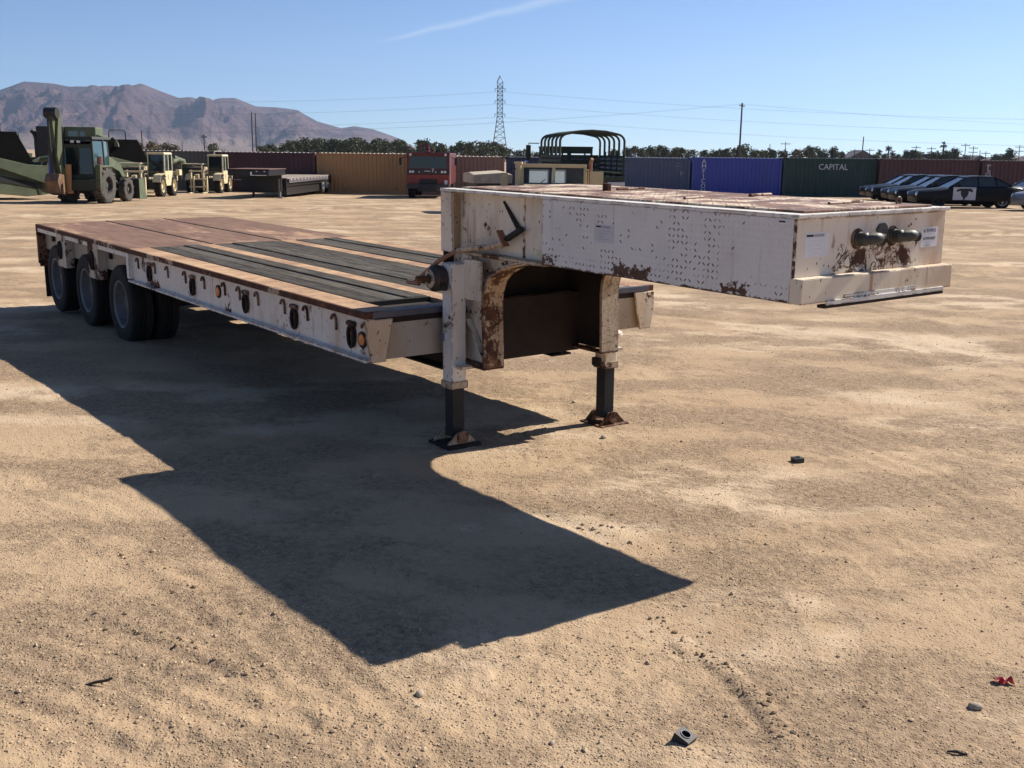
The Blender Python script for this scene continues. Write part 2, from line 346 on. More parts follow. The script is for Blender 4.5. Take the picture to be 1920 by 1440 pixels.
M.color(c); hgt = M.math('MULTIPLY', M.math('ADD', M.math('MULTIPLY', n3, 1.0), M.math('ADD', M.math('MULTIPLY', n4, .5), M.math('MULTIPLY', M.step(vp, 0, .35, 1, 0), .6))), M.step(grv, 0, 1, .6, 1.15))
M.bump(hgt, .018, .9); gm.materials.append(M.m); DIRT = M.m
def gsurf(x, y): return float(gbase(x, y) + rough(np.array([x], float), np.array([y], float))[0])
# loose gravel
ico = [(0, 0, 1), (.89, 0, .45), (.28, .85, .45), (-.72, .53, .45), (-.72, -.53, .45), (.28, -.85, .45), (.72, .53, -.3), (-.28, .85, -.3), (-.89, 0, -.3), (-.28, -.85, -.3), (.72, -.53, -.3)]
icf = [(0, 1, 2), (0, 2, 3), (0, 3, 4), (0, 4, 5), (0, 5, 1), (1, 6, 2), (2, 7, 3), (3, 8, 4), (4, 9, 5), (5, 10, 1), (2, 6, 7), (3, 7, 8), (4, 8, 9), (5, 9, 10), (1, 10, 6)]
ico = np.array(ico); icf = np.array(icf)
def gravel(n, name, mat, smin, smax, rmin, rmax, pos=None):
    if pos is None:
        a = np.radians(RNG.uniform(-30, 30, n)); r = rmin * (rmax / rmin) ** RNG.uniform(0, 1, n); x, y = r * np.sin(a), r * np.cos(a)
        keep = vnoise(x * 1.1, y * 1.1, 44) * .7 + vnoise(x * 4, y * 4, 45) * .6 > RNG.uniform(.25, .95, n); x, y = x[keep], y[keep]
    else: x, y = pos
    n = len(x); z = gbase(x, y) + rough(x, y); s = smin * (smax / smin) ** (RNG.uniform(0, 1, n) ** 2.2)
    sc = s[:, None] * RNG.uniform(.6, 1.2, (n, 3)); sc[:, 2] *= .75
    v = ico[None] * RNG.uniform(.75, 1.2, (n, 11, 1)) * sc[:, None, :]; t = RNG.uniform(0, 6.28, n); ct_, st_ = np.cos(t)[:, None], np.sin(t)[:, None]
    w = np.stack([v[..., 0] * ct_ - v[..., 1] * st_ + x[:, None], v[..., 0] * st_ + v[..., 1] * ct_ + y[:, None], v[..., 2] + (z + s * .12)[:, None]], -1).reshape(-1, 3)
    f = (icf[None] + (np.arange(n) * 11)[:, None, None]).reshape(-1, 3)
    me = bpy.data.meshes.new(name); me.from_pydata(w.tolist(), [], f.tolist()); me.update(); me.materials.append(mat)
    o = bpy.data.objects.new(name, me); COL.objects.link(o); return o
M = Mat('gravel_stone', .9, 0, .2); M.color(M.mix(M.step(M.noise(25, 2), .35, .65), (.30, .215, .14), (.58, .44, .29))); GRAV = M.m
tag(gravel(45000, 'gravel', GRAV, .0022, .0075, 2.4, 20), 'loose gravel and grit strewn over the bare dirt yard', 'gravel', kind='stuff')
tag(gravel(900, 'pebbles', GRAV, .006, .014, 2.6, 14), 'scattered larger pebbles on the dirt yard', 'pebbles', kind='stuff')
cl_x, cl_y = [], []
for pts, hw, n_, dep in TR[1:5]:
    for (x0, y0), (x1, y1) in zip(pts[:-1], pts[1:]):
        k = 26; t = RNG.uniform(0, 1, k); cl_x.append(x0 + (x1 - x0) * t + RNG.normal(0, hw * .6, k)); cl_y.append(y0 + (y1 - y0) * t + RNG.normal(0, hw * .6, k))
M = Mat('clod', .97, 0, .1); M.color(M.mix(M.noise(60, 4), (.16, .11, .07), (.36, .26, .165))); M.bump(M.noise(160, 3), .004)
tag(gravel(0, 'dirt_crumbs', M.m, .004, .016, 0, 0, (np.concatenate(cl_x), np.concatenate(cl_y))), 'crumbled clods of dirt along the wheel ruts', 'dirt clods', kind='stuff')
# ------------------------------------------------------------------ mountains
SIL = [(-900, 240), (-500, 215), (-250, 190), (-120, 185), (0, 166), (45, 150), (100, 154), (130, 160), (175, 158), (210, 158), (232, 157), (265, 154), (300, 168), (335, 181), (370, 178), (390, 182), (440, 181), (480, 197), (520, 199), (555, 203), (595, 225), (640, 238), (665, 234), (700, 240), (745, 256), (775, 272), (820, 286), (900, 292)]
def el_of(px, py): d = pix_ray(px, py); return math.atan2(d.x, d.y), d.z / math.hypot(d.x, d.y)
se = np.array([el_of(*p) for p in SIL]); D0 = 7200.0
na, nd = 620, 230; az = np.linspace(se[0, 0], se[-1, 0], na); dd = np.linspace(4300, 8800, nd); AZ, DD = np.meshgrid(az, dd)
Hc = np.maximum(np.interp(AZ, se[:, 0], se[:, 1]), 0) * D0 + 2
mx_, my_ = DD * np.sin(AZ), DD * np.cos(AZ)
t = (DD - 4300) / (D0 - 4300); up_ = np.where(t < 1, np.clip(t, 0, 1) ** 1.5, np.clip(1 - (DD - D0) / 2200, 0, 1) ** 1.2)
def ridged(x, y, f, seed):
    s = 0; a = 1; tt = 0
    for k in range(5): s = s + a * (1 - np.abs(2 * vnoise(x * f, y * f, seed + k * 7) - 1)) ** 1.6; tt += a; f *= 2.1; a *= .52
    return s / tt
wx, wy = mx_ + 500 * fbm(mx_, my_, 1 / 900., 3, 8), my_ + 500 * fbm(mx_, my_, 1 / 900., 3, 18)
spur = .6 * ridged(AZ * D0 + 260 * fbm(mx_, my_, 1 / 700., 3, 8), DD * .38, 1 / 900., 31) + .4 * ridged(wx, wy * .6, 1 / 420., 61)
body = np.sin(np.clip(t, 0, 1) * math.pi) ** .8 * smooth(t, .12, .5)
hz = Hc * (up_ + body * 1.55 * (spur - .58) * (.35 + .65 * smooth(Hc, 60, 300)))
mxe = (hz / DD).max(0); rat = np.interp(az, se[:, 0], np.maximum(se[:, 1], 0)) / np.maximum(mxe, 1e-4); rat = np.convolve(np.pad(rat, 6, mode='edge'), np.ones(13) / 13, 'valid'); hz = hz * np.clip(rat, .2, 1.6)[None, :]; hz = np.minimum(hz, np.interp(AZ, se[:, 0], np.maximum(se[:, 1], 0)) * DD * (1.0 + .02 * (spur - .5)) + 1)
V = np.stack([mx_, my_, np.maximum(hz, 0) - 6], -1).reshape(-1, 3); i, j = np.meshgrid(np.arange(nd - 1), np.arange(na - 1), indexing='ij')
Q = np.stack([i * na + j, i * na + j + 1, (i + 1) * na + j + 1, (i + 1) * na + j], -1).reshape(-1, 4)[:, ::-1]
mm = bpy.data.meshes.new('mountains'); mm.from_pydata(V.tolist(), [], Q.tolist()); mm.update(); mm.polygons.foreach_set('use_smooth', [True] * len(mm.polygons))
mt = bpy.data.objects.new('mountains', mm); COL.objects.link(mt); mt['kind'] = 'structure'
M = Mat('mountain_rock', .95, 0, .1); c = M.mix(M.step(M.noise(.0016, 6, .6), .35, .65), (.085, .055, .062), (.17, .105, .108)); c = M.mix(M.step(M.noise(.006, 6, .65), .56, .72, 0, .6), c, (.24, .18, .15))
c = M.mix(M.step(M.xyz()[2], 95, 20, 0, .8), c, (.30, .225, .175)); M.color(c); M.bump(M.noise(.012, 7, .7), 60, 1.0); mm.materials.append(M.m)
# ------------------------------------------------------------------ haze: the air over the whole valley
hb = MB().box(-9700, 9700, -9700, 9700, -8, 760); Mh = bpy.data.materials.new('haze_air'); Mh.use_nodes = True
nt_ = Mh.node_tree; nt_.nodes.remove(nt_.nodes['Principled BSDF']); pv = nt_.nodes.new('ShaderNodeVolumePrincipled'); pv.inputs['Color'].default_value = (.54, .71, 1.0, 1); pv.inputs['Density'].default_value = 6.0e-5; pv.inputs['Anisotropy'].default_value = .35
nt_.links.new(pv.outputs[0], nt_.nodes['Material Output'].inputs['Volume'])
hz_o = hb.build('haze', Mh); tag(hz_o, 'thin pale haze over the whole valley', 'haze', kind='stuff')
# ------------------------------------------------------------------ the white lowboy trailer
TR_ROOT = bpy.data.objects.new('lowboy_trailer', None); COL.objects.link(TR_ROOT); TR_ROOT.matrix_world = TM
tag(TR_ROOT, 'rusty white three axle lowboy trailer with gooseneck on landing legs and bare timber deck', 'trailer')
GW, GL, ZT, ZB = 1.16, 2.97, 1.588, 1.186          # gooseneck width, length, top, bottom
DV0, DV1, DU0, DU1, ZD, ZDB = -.664, 1.824, -11.376, -2.822, .833, .505
VM = (DV0 + DV1) / 2
WHITE = (.74, .69, .62)
# materials of the trailer, in trailer coordinates
def ex_side(M):
    cr_ = cellrand(M, (0, 2), .031); dm = diamonds(M, (0, 2), .031); o = M.xyz()
    def zone(c, h, p, soft=.06): return M.math('MULTIPLY', M.math('MULTIPLY', M.boxmask(c, h, soft), M.step(M.math('ADD', cr_, M.math('MULTIPLY', M.math('SUBTRACT', M.noise(5, 4), .5), 1.6)), p - .01, p + .01, 1, 0)), dm)
    a = zone((-1.05, 0, 1.37), (.80, None, .2), .12); b = zone((-.72, 0, 1.40), (.07, None, .19), .75, .03); b = M.math('MAXIMUM', b, zone((-.50, 0, 1.42), (.05, None, .17), .7, .03)); c = zone((-.9, 0, 1.215), (.95, None, .035), .6, .03); d = zone((-1.55, 0, 1.5), (.3, None, .08), .35)
    wob = M.math('MULTIPLY', M.math('SUBTRACT', M.noise(34, 5, .7), .5), .2)
    e = M.boxmask((-1.08, 0, 1.215), (.14, None, .035), .004, wob); f = M.boxmask((-.33, 0, 1.212), (.09, None, .022), .004, wob); g = M.boxmask((-1.8, 0, 1.22), (.06, None, .02), .004, wob)
    h = M.boxmask((-1.0, 0, 1.188), (1.0, None, .006), .004, M.math('MULTIPLY', M.math('SUBTRACT', M.noise(10, 4), .5), .05))
    r = a
    for x in (b, c, d, e, f, g, h): r = M.math('MAXIMUM', r, x)
    return r
def tread_paint(name, base, extra=None, ax=(0, 2), rusty=0.0, pitch=.031):
    M = Mat(name, .6); dm = diamonds(M, ax, pitch)
    st = M.step(M.noise(2.2, 5, .6), .4, .7, 0, .5); c = M.mix(st, base, tuple(x * .8 for x in base)); c = M.mix(M.step(M.noise(.8, 5), .5, .72, 0, .35), c, (.42, .33, .24))
    c = M.mix(M.math('MULTIPLY', dm, M.step(M.noise(3, 4), .45, .65, .0, .22)), c, tuple(x * .6 for x in base))
    sk = M.math('MULTIPLY', M.step(M.noise(1.0, 5, .6, M.mapping((15, 15, .7))), .54, .72), M.step(M.noise(1.7, 4), .42, .62)); c = M.mix(M.math('MULTIPLY', sk, .0 if rusty else .55), c, (.36, .25, .17)); c = M.mix(M.step(M.noise(7, 6, .7), .6, .72, 0, .35), c, (.40, .34, .27))
    rc = M.mix(M.step(M.noise(25, 5), .3, .7), RUST_D, RUST)
    if rusty:
        wear = M.step(M.math('ADD', M.noise(3.5, 6, .7), M.math('MULTIPLY', dm, .16)), .62 - .22 * rusty, .72 - .22 * rusty); rc2 = M.mix(M.step(M.noise(8, 5), .3, .7), (.10, .045, .026), (.24, .115, .06)); c = M.mix(wear, c, rc2)
    if extra: c = M.mix(extra(M), c, rc)
    M.color(c); M.bump(M.math('ADD', dm, M.math('MULTIPLY', M.noise(60, 3), .3)), .002, .6); return M.m
M_SIDE = tread_paint('white_tread_plate', (.70, .675, .635), ex_side)
M_TOP = tread_paint('rusty_tread_deck', (.74, .58, .42), None, (0, 1), .88, .045)
def ex_web(M):
    wob = M.math('MULTIPLY', M.math('SUBTRACT', M.noise(9, 5), .5), .16); s1 = M.boxmask((-2.13, 0, 1.33), (.012, None, .19), .012, M.math('MULTIPLY', wob, .3)); s2 = M.boxmask((-2.8, 0, 1.5), (.012, None, .09), .02, M.math('MULTIPLY', wob, .3))
    return M.math('MAXIMUM', M.math('MULTIPLY', s1, M.step(M.noise(20, 3), .45, .55)), M.math('MULTIPLY', s2, .8))
M_WEB = worn('cream_paint_web', (.74, .645, .51), .46, .9, .6, extra=ex_web, edge=1.0, streak=1.0)
def ex_front(M):
    wob = M.math('MULTIPLY', M.math('SUBTRACT', M.noise(13, 5), .5), .22); bx = M.boxmask((0, .59, 1.355), (None, .31, .062), .02, wob)
    scr = M.step(M.math('ABSOLUTE', M.math('SUBTRACT', M.noise(11, 6, .7, dist=1.6), .5)), .022, .05, 1, 0); blob = M.step(M.noise(7, 5, .65, M.mapping((1, 1, 1), (2, .4, 1))), .53, .57)
    a = M.math('MULTIPLY', bx, M.math('MAXIMUM', scr, blob)); b = M.boxmask((0, .003, 1.45), (None, .006, .2), .003, M.math('MULTIPLY', wob, .03))
    d = M.math('MULTIPLY', M.boxmask((0, .88, 1.52), (None, .1, .06), .05), M.step(M.voro(20), .12, .2, 1, 0))
    e = M.boxmask((0, .27, 1.46), (None, .012, .035), .006, M.math('MULTIPLY', wob, .25))
    r = M.math('MAXIMUM', a, M.math('MULTIPLY', b, M.step(M.noise(25, 3), .4, .5))); return M.math('MAXIMUM', M.math('MAXIMUM', r, d), M.math('MULTIPLY', e, .6))
M_FRONT = worn('cream_paint_front', (.76, .66, .54), .34, .55, .8, edge=1.0, extra=ex_front, streak=1.0, dirtcol=(.50, .30, .15))
M_BUMP = worn('cream_paint_bumper', (.74, .63, .48), .5, .65, .8, edge=1.2, streak=1.0, dirtcol=(.48, .30, .16))
M_WHITE = worn('white_paint', WHITE, .46, .9, .4, edge=1.0, streak=0.6)
M_RAIL = worn('white_paint_rail', (.72, .66, .58), .52, 1.0, .55, edge=1.2, streak=1.0)
M_CRACK = worn('cracked_white_paint', (.54, .43, .30), .62, .7, 1.0, crack=2.6, edge=1.3, streak=1.0)
M_LIP = worn('rusty_lip', (.36, .25, .17), 1.3, .6, .7)
M_RUSTB = worn('rust_brown', (.20, .105, .06), .9, .6, .5)
M_EDGE = worn('white_edge', (.70, .66, .60), .15, .3, .2, edge=0.6)
M_WELL = worn('grey_cream_well', (.30, .26, .20), .45, .6, .5)
M_BLACKP = plain('black_steel', (.011, .010, .010), .7, 0, .4, 6); M_DARK = plain('dark_rust_and_shade', (.022, .014, .011), .9, 0, .4, 5)  # dark rusty steel, also used to paint shade in the neck and under the bumper
M_RUB = plain('tyre_rubber', (.011, .0095, .0085), .88, 0, .35, 9, .002); M_RUBDUST = plain('dusty_tyre', (.060, .054, .048), .9, 0, .35, 9, .002)
M_RIM = plain('wheel_rim_grey', (.19, .185, .185), .6, .05, .25, 12); M_GEAR = worn('greasy_black_paint', (.020, .018, .017), .35, .3, .3); M_HUBSHADE = plain('hub_shade_grey', (.07, .068, .066), .7, .05, .3, 14); M_AMBER = plain('amber_lens', (.62, .17, .03), .3, 0, .2, 30); M_RUSTRED = worn('rust_tube', (.27, .12, .06), .5, .5, .4)
M_PAPER = plain('paper_tag', (.74, .73, .75), .8, 0, .04, 20); M_INK = plain('ink_black', (.02, .02, .022), .7, 0, .1, 9); M_INKG = plain('ink_grey', (.38, .38, .40), .8, 0, .1, 9)
M = Mat('deck_steel_rusty', .85); big = M.noise(.9, 6, .65, M.mapping((.55, 1.6, 1))); rc = M.mix(M.step(M.noise(5, 6, .7, M.mapping((.3, 2.2, 1))), .3, .7), (.13, .066, .042), (.225, .125, .080))
c = M.mix(M.step(M.math('ADD', big, M.math('MULTIPLY', M.noise(14, 5, .7, M.mapping((.35, 1.5, 1))), .35)), .70, .88), rc, (.46, .28, .165)); c = M.mix(M.step(M.noise(40, 3), .6, .75, 0, .5), c, (.10, .05, .03)); M.color(c); M.bump(M.noise(30, 4), .003); M_DECK = M.m
M = Mat('deck_strip_tan', .85); c = M.mix(M.step(M.noise(3, 5), .35, .65), (.29, .16, .092), (.52, .335, .19)); dm = diamonds(M, (0, 1), .05); c = M.mix(M.math('MULTIPLY', dm, .35), c, (.68, .48, .30)); c = M.mix(M.step(M.noise(16, 5), .56, .72, 0, .7), c, (.17, .075, .045)); M.color(c); M.bump(dm, .003); M_STRIP = M.m
def wood(name, k):
    M = Mat(name, .9, 0, .2); g = M.noise(5, 7, .7, M.mapping((.5, 9, 9), (k * 3.1, k, 0))); w2 = M.noise(1.3, 5, .6, M.mapping((.8, 1.5, 1), (k, 0, 0)))
    f_ = (.8, 1.15, .95)[k]; c = M.mix(M.step(g, .32, .66), (.028 * f_, .024 * f_, .021 * f_), (.125 * f_, .108 * f_, .088 * f_)); c = M.mix(M.step(w2, .5, .7, 0, .6), c, (.135, .125, .11)); c = M.mix(M.step(M.noise(9, 6, .75, M.mapping((.25, 6, 6), (k, 3, 0))), .60, .66, 0, .9), c, (.014, .012, .011)); M.color(c); M.bump(M.math('ADD', g, M.step(M.noise(9, 6, .75, M.mapping((.25, 6, 6), (k, 3, 0))), .58, .66, 0, -1.2)), .012); return M.m
M_WOOD = [wood('weathered_timber_%s' % 'abc'[k], k) for k in range(3)]
def part(mb, name, mat, parent=None, bevel=.004, **k): return mb.build(name, mat, parent or TR_ROOT, bevel, **k)
def mir(v): return GW - v                                   # the other side of the gooseneck
def vb(mb, u0, u1, v0, v1, z0, z1, far):                   # a box, mirrored across the centre line for the far side
    if far: v0, v1 = mir(v1), mir(v0)
    return mb.box(u0, u1, v0, v1, z0, z1)
# --- gooseneck
part(MB().box(-GL + .02, -.002, .09, GW - .09, ZT - .03, ZT), 'gooseneck_frame_top', M_WHITE)
for far in (0, 1):
    o = part(vb(MB(), -GL, .03, -.006, .10, ZT - .016, ZT + .003, far), 'top_flange', M_EDGE)
    part(vb(MB(), -GL + .13, -1.852, .07, .085, ZB, ZT - .017, far), 'beam_web', M_WEB)
    part(vb(MB(), -GL, -GL + .135, .0, .022, ZB - .01, ZT - .017, far), 'end_flange', M_WEB)
    part(vb(MB(), -1.855, .0, -.004, .014, ZB, ZT - .017, far), 'side_plate', M_SIDE, label='diamond tread plate with rows of rust spots')
    part(vb(MB(), -GL + .30, -1.85, -.002, .16, ZB - .012, ZB + .012, far), 'bottom_flange', M_CRACK)
# top deck: three tread plates with small gaps, raised above the flange
for u0, u1 in ((-2.86, -2.0), (-1.985, -1.03), (-1.015, -.03)):
    part(MB().box(u0, u1, .10, 1.10, ZT + .0032, ZT + .014), 'deck_plate', M_TOP, bevel=.003)
for a, b, z in (((-2.0, .70), (-2.02, .95), .011), ((-1.02, .32), (-1.06, .50), .011), ((-1.04, .86), (-1.06, 1.06), .013), ((-.30, .62), (-.33, .93), .011)):
    part(MB().tube([(a[0], a[1], ZT + .014 + z * .3), (b[0], b[1], ZT + .014 + z * .3)], z, 8), 'hinge_bar', M_RUSTB)
part(MB().box(-1.99, -1.94, .57, .60, ZT + .012, ZT + .06), 'post_stub', M_RUSTB)
rg = [(-.16, 1.0 + .018 * math.cos(k * math.pi / 8), ZT + .028 + .019 * math.sin(k * math.pi / 8)) for k in range(17)]
part(MB().tube(rg, .007, 8, False), 'lifting_ring', M_RUSTB)
# front plate, bumper, lip
part(MB().box(.0, .014, .002, GW - .002, 1.30, ZT - .017), 'front_plate', M_FRONT)
part(MB().box(-.012, .032, -.006, GW + .006, ZT - .015, ZT + .004), 'front_top_edge', M_EDGE)
part(MB().box(-.004, .070, -.006, GW + .012, ZB, 1.303), 'bumper', M_BUMP, bevel=.007)
part(MB().box(.0705, .074, .30, .86, ZB + .006, ZB + .03).box(.0705, .082, .17, GW - .07, ZB - .012, ZB + .010), 'bumper_lip', M_EDGE)
part(MB().box(.03, .076, .16, GW - .06, ZB - .028, ZB - .012), 'bumper_shade_bar', M_DARK)  # dark bar painted in for the shade under the bumper
part(MB().box(-1.85, -.004, .015, GW - .015, ZB + .002, ZB + .02), 'bottom_plate', M_DARK)
part(MB().cyl((-.55, .58, ZB + .002), (-.55, .58, ZB - .085), .045).cyl((-.55, .58, ZB - .05), (-.55, .58, ZB - .085), .062), 'king_pin', M_DARK, smoothang=40)
M_OLIVE = plain('olive_pod', (.045, .046, .038), .55, 0, .3, 25)
for v, z, w in ((.455, 1.462, .0), (.728, 1.464, .0)):
    pod = part(MB().lathe([(0, .0), (.036, .0), (.038, .010), (.032, .016), (.032, .05), (.022, .06), (0, .062)], (.012, v, z), 'x', 20), 'cable_connector', M_OLIVE, bevel=0, smoothang=40)
    a = Vector((.05, v, z)); part(MB().tube([a, a + Vector((.03, .035, .004)), a + Vector((.031, .065, .004)), a + Vector((.026, .09, .0))], [.028, .030, .027, .021], 12), 'connector_body', M_OLIVE, pod, 0, smoothang=45)
    part(MB().cyl((.078, v + .085, z - .001), (.08, v + .1, z - .002), .024, .028, 12), 'connector_cap', M_BLACKP, pod, 0)
    part(MB().lathe([(.0, .0), (.042, .0), (.05, .003), (0.036, .006)], (.0135, v - .01, z), 'x', 20), 'rust_ring', M_RUSTB, pod, 0)
part(MB().prism([(.60, 1.42), (.655, 1.42), (.672, 1.47), (.665, 1.515), (.645, 1.53), (.605, 1.525), (.585, 1.50), (.60, 1.47)], 'x', .0145, .024), 'connector_bracket', M_OLIVE, None, .002)
# paper tags with print
def ftag(name, v0, v1, z0, z1, lines, u=.0148):
    t = part(MB().box(u - .0006, u, v0, v1, z0, z1), name, M_PAPER, None, 0)
    for (txt, vc, zc, s, mt_, sx) in lines:
        m = Matrix(((0, 0, 1, u + .0004), (1, 0, 0, vc), (0, 1, 0, zc), (0, 0, 0, 1)))
        text_part('print', txt, s, mt_, t, m, 'CENTER', sx)
    return t
ftag('lot_tag', .96, 1.10, 1.394, 1.494, [('61924921', 1.03, 1.476, .027, M_INK, 1.0), ('- - - -', 1.045, 1.458, .016, M_INK, 1.0), ('GOVPLANET', 1.03, 1.437, .021, M_INK, .88), ('-----------', 1.02, 1.418, .014, M_INKG, 1.0), ('---------', 1.02, 1.405, .016, M_INK, 1.0)])
t1 = ftag('paper_notice', .066, .236, 1.392, 1.505, [('- - - -   - -', .15, 1.468, .014, M_INKG, 1), ('- - - - -', .14, 1.45, .014, M_INKG, 1), ('- - -  - - -', .15, 1.432, .014, M_INKG, 1), ('- - - -', .145, 1.415, .014, M_INKG, 1)])
part(MB().box(.015, .0156, .075, .125, 1.487, 1.497), 'print', M_INK, t1, 0); part(MB().box(.015, .0156, .13, .20, 1.485, 1.498), 'print', M_INKG, t1, 0)
t2 = part(MB().box(-1.372, -1.216, -.0052, -.0044, 1.362, 1.46), 'paper_notice', plain('paper_faded', (.55, .54, .55), .8, 0, .05, 20), None, 0)
part(MB().box(-1.365, -1.325, -.006, -.0052, 1.443, 1.452), 'print', M_INK, t2, 0); part(MB().box(-1.32, -1.25, -.006, -.0052, 1.441, 1.454), 'print', M_INKG, t2, 0)
for k in range(4): part(MB().box(-1.36 + .01 * (k % 2), -1.25 - .02 * (k % 3), -.0058, -.0052, 1.424 - .015 * k, 1.427 - .015 * k), 'print', M_INKG, t2, 0)
t3 = part(MB().box(-.087, -.039, -.0052, -.0044, 1.547, 1.565), 'barcode_label', M_PAPER, None, 0); part(MB().box(-.083, -.045, -.006, -.0052, 1.552, 1.560), 'print', M_INK, t3, 0)
part(MB().box(-2.0, -1.88, .0685, .0695, 1.224, 1.262), 'paint_patch', plain('yellowed_paint', (.56, .54, .36), .6), None, 0)
# oval hole with burnt edge in the web, beside the tread plate
part(MB().prism([(-1.90 + .042 * math.cos(a), 1.40 + .065 * math.sin(a)) for a in np.linspace(0, 2 * math.pi, 18)[:-1]], 'y', .060, .069), 'access_hole', M_BLACKP, None, 0)
# stowed crank bar and strap on the near web
bar = [U(x, y, 'v', v) for x, y, v in ((1, 0, 0),) if 0] + [U(978, 430, 'v', .04), U(958, 446, 'v', .03), U(938, 457, 'v', .0), U(915, 464, 'v', -.02), U(885, 465, 'v', -.03), U(858, 470, 'v', -.05), U(840, 479, 'v', -.09), U(822, 490, 'v', -.14), U(800, 509, 'v', -.17), U(776, 530, 'v', -.2)]
part(MB().tube(bar[:6], [.017, .018, .019, .019, .018, .017], 10), 'crank_bar', M_CRACK, None, 0, smoothang=50)
part(MB().tube(bar[5:], [.014, .015, .015, .014, .014], 10).cyl(U(765, 528, 'v', -.2), U(786, 532, 'v', -.2), .016, .014, 8), 'crank_handle', M_RUSTRED, None, 0, smoothang=50)
part(MB().tube([U(945, 378, 'v', .066), U(958, 402, 'v', .06), U(974, 432, 'v', .05)], [.008, .013, .016], 8), 'rusted_strap', M_DARK, None, 0)
part(MB().tube([U(978, 430, 'v', .035), U(945, 452, 'v', .015)], [.02, .021], 10), 'bar_grip', M_BLACKP, None, 0, smoothang=50)
a, b = U(936, 432, 'v', -.005), U(949, 462, 'v', -.005); part(MB().beam(a, b, .012, .05, (0, 1, 0)), 'bar_clip', M_RUSTRED)
# --- neck columns with the swept inner corner, both sides
arch = [(-2.457, .45), (-2.466, .70), (-2.472, .86), (-2.462, .94), (-2.425, 1.02), (-2.36, 1.075), (-2.27, 1.115), (-2.14, 1.155), (-2.02, 1.172), (-1.85, 1.176)]
for far in (0, 1):
    v0, v1 = (0, .16) if not far else (GW - .16, GW)
    part(MB().strip(arch, v0, v1, .022, 'y'), 'arch_flange', M_CRACK, None, .003)
    w0, w1 = (.075, .09) if not far else (GW - .09, GW - .075)
    part(MB().prism([(-2.93, .46), (-2.47, .46), (-2.486, .90), (-2.44, 1.02), (-2.28, 1.125), (-2.0, ZB - .012), (-2.93, ZB - .012)], 'y', w0, w1), 'column_web', M_WEB)
    part(vb(MB(), -2.94, -2.46, .0, .16, .438, .452, far), 'column_foot_plate', M_RUSTB)
    for p, q_ in (((-2.66, 1.165), (-2.49, .98)), ((-2.72, .74), (-2.50, .47))):
        m = MB(); va, vb_ = (.03, .07) if not far else (GW - .07, GW - .03); m.strip([p, q_], va, vb_, .010, 'y'); part(m, 'stiffener', M_WEB, None, .002)
    part(vb(vb(MB(), -2.69, -2.49, -.006, .012, .885, 1.15, far), -2.69, -2.49, .012, .075, .88, .90, far), 'leg_bracket', M_WEB)
part(MB().box(-2.945, -2.93, .0, GW, .43, 1.19), 'bulkhead', M_DARK); part(MB().box(-2.80, -2.785, .095, GW - .095, .415, ZD + .01), 'bulkhead', M_DARK); part(MB().box(-2.93, -2.60, .165, GW - .165, ZB - .06, ZB - .02), 'bulkhead_header', M_DARK)  # dark colour includes the shade inside the neck opening
for a, b in ((.0905, .096), (GW - .096, GW - .0905)): part(MB().prism([(-2.92, .462), (-2.49, .462), (-2.50, .90), (-2.46, 1.01), (-2.30, 1.11), (-2.05, ZB - .03), (-2.92, ZB - .03)], 'y', a, b), 'column_shade_sheet', M_DARK, None, 0)  # dark sheets added as painted shade on the inner column faces
part(MB().box(-GL, -GL + .018, .022, GW - .022, ZB - .01, ZT - .017), 'rear_plate', M_WEB)
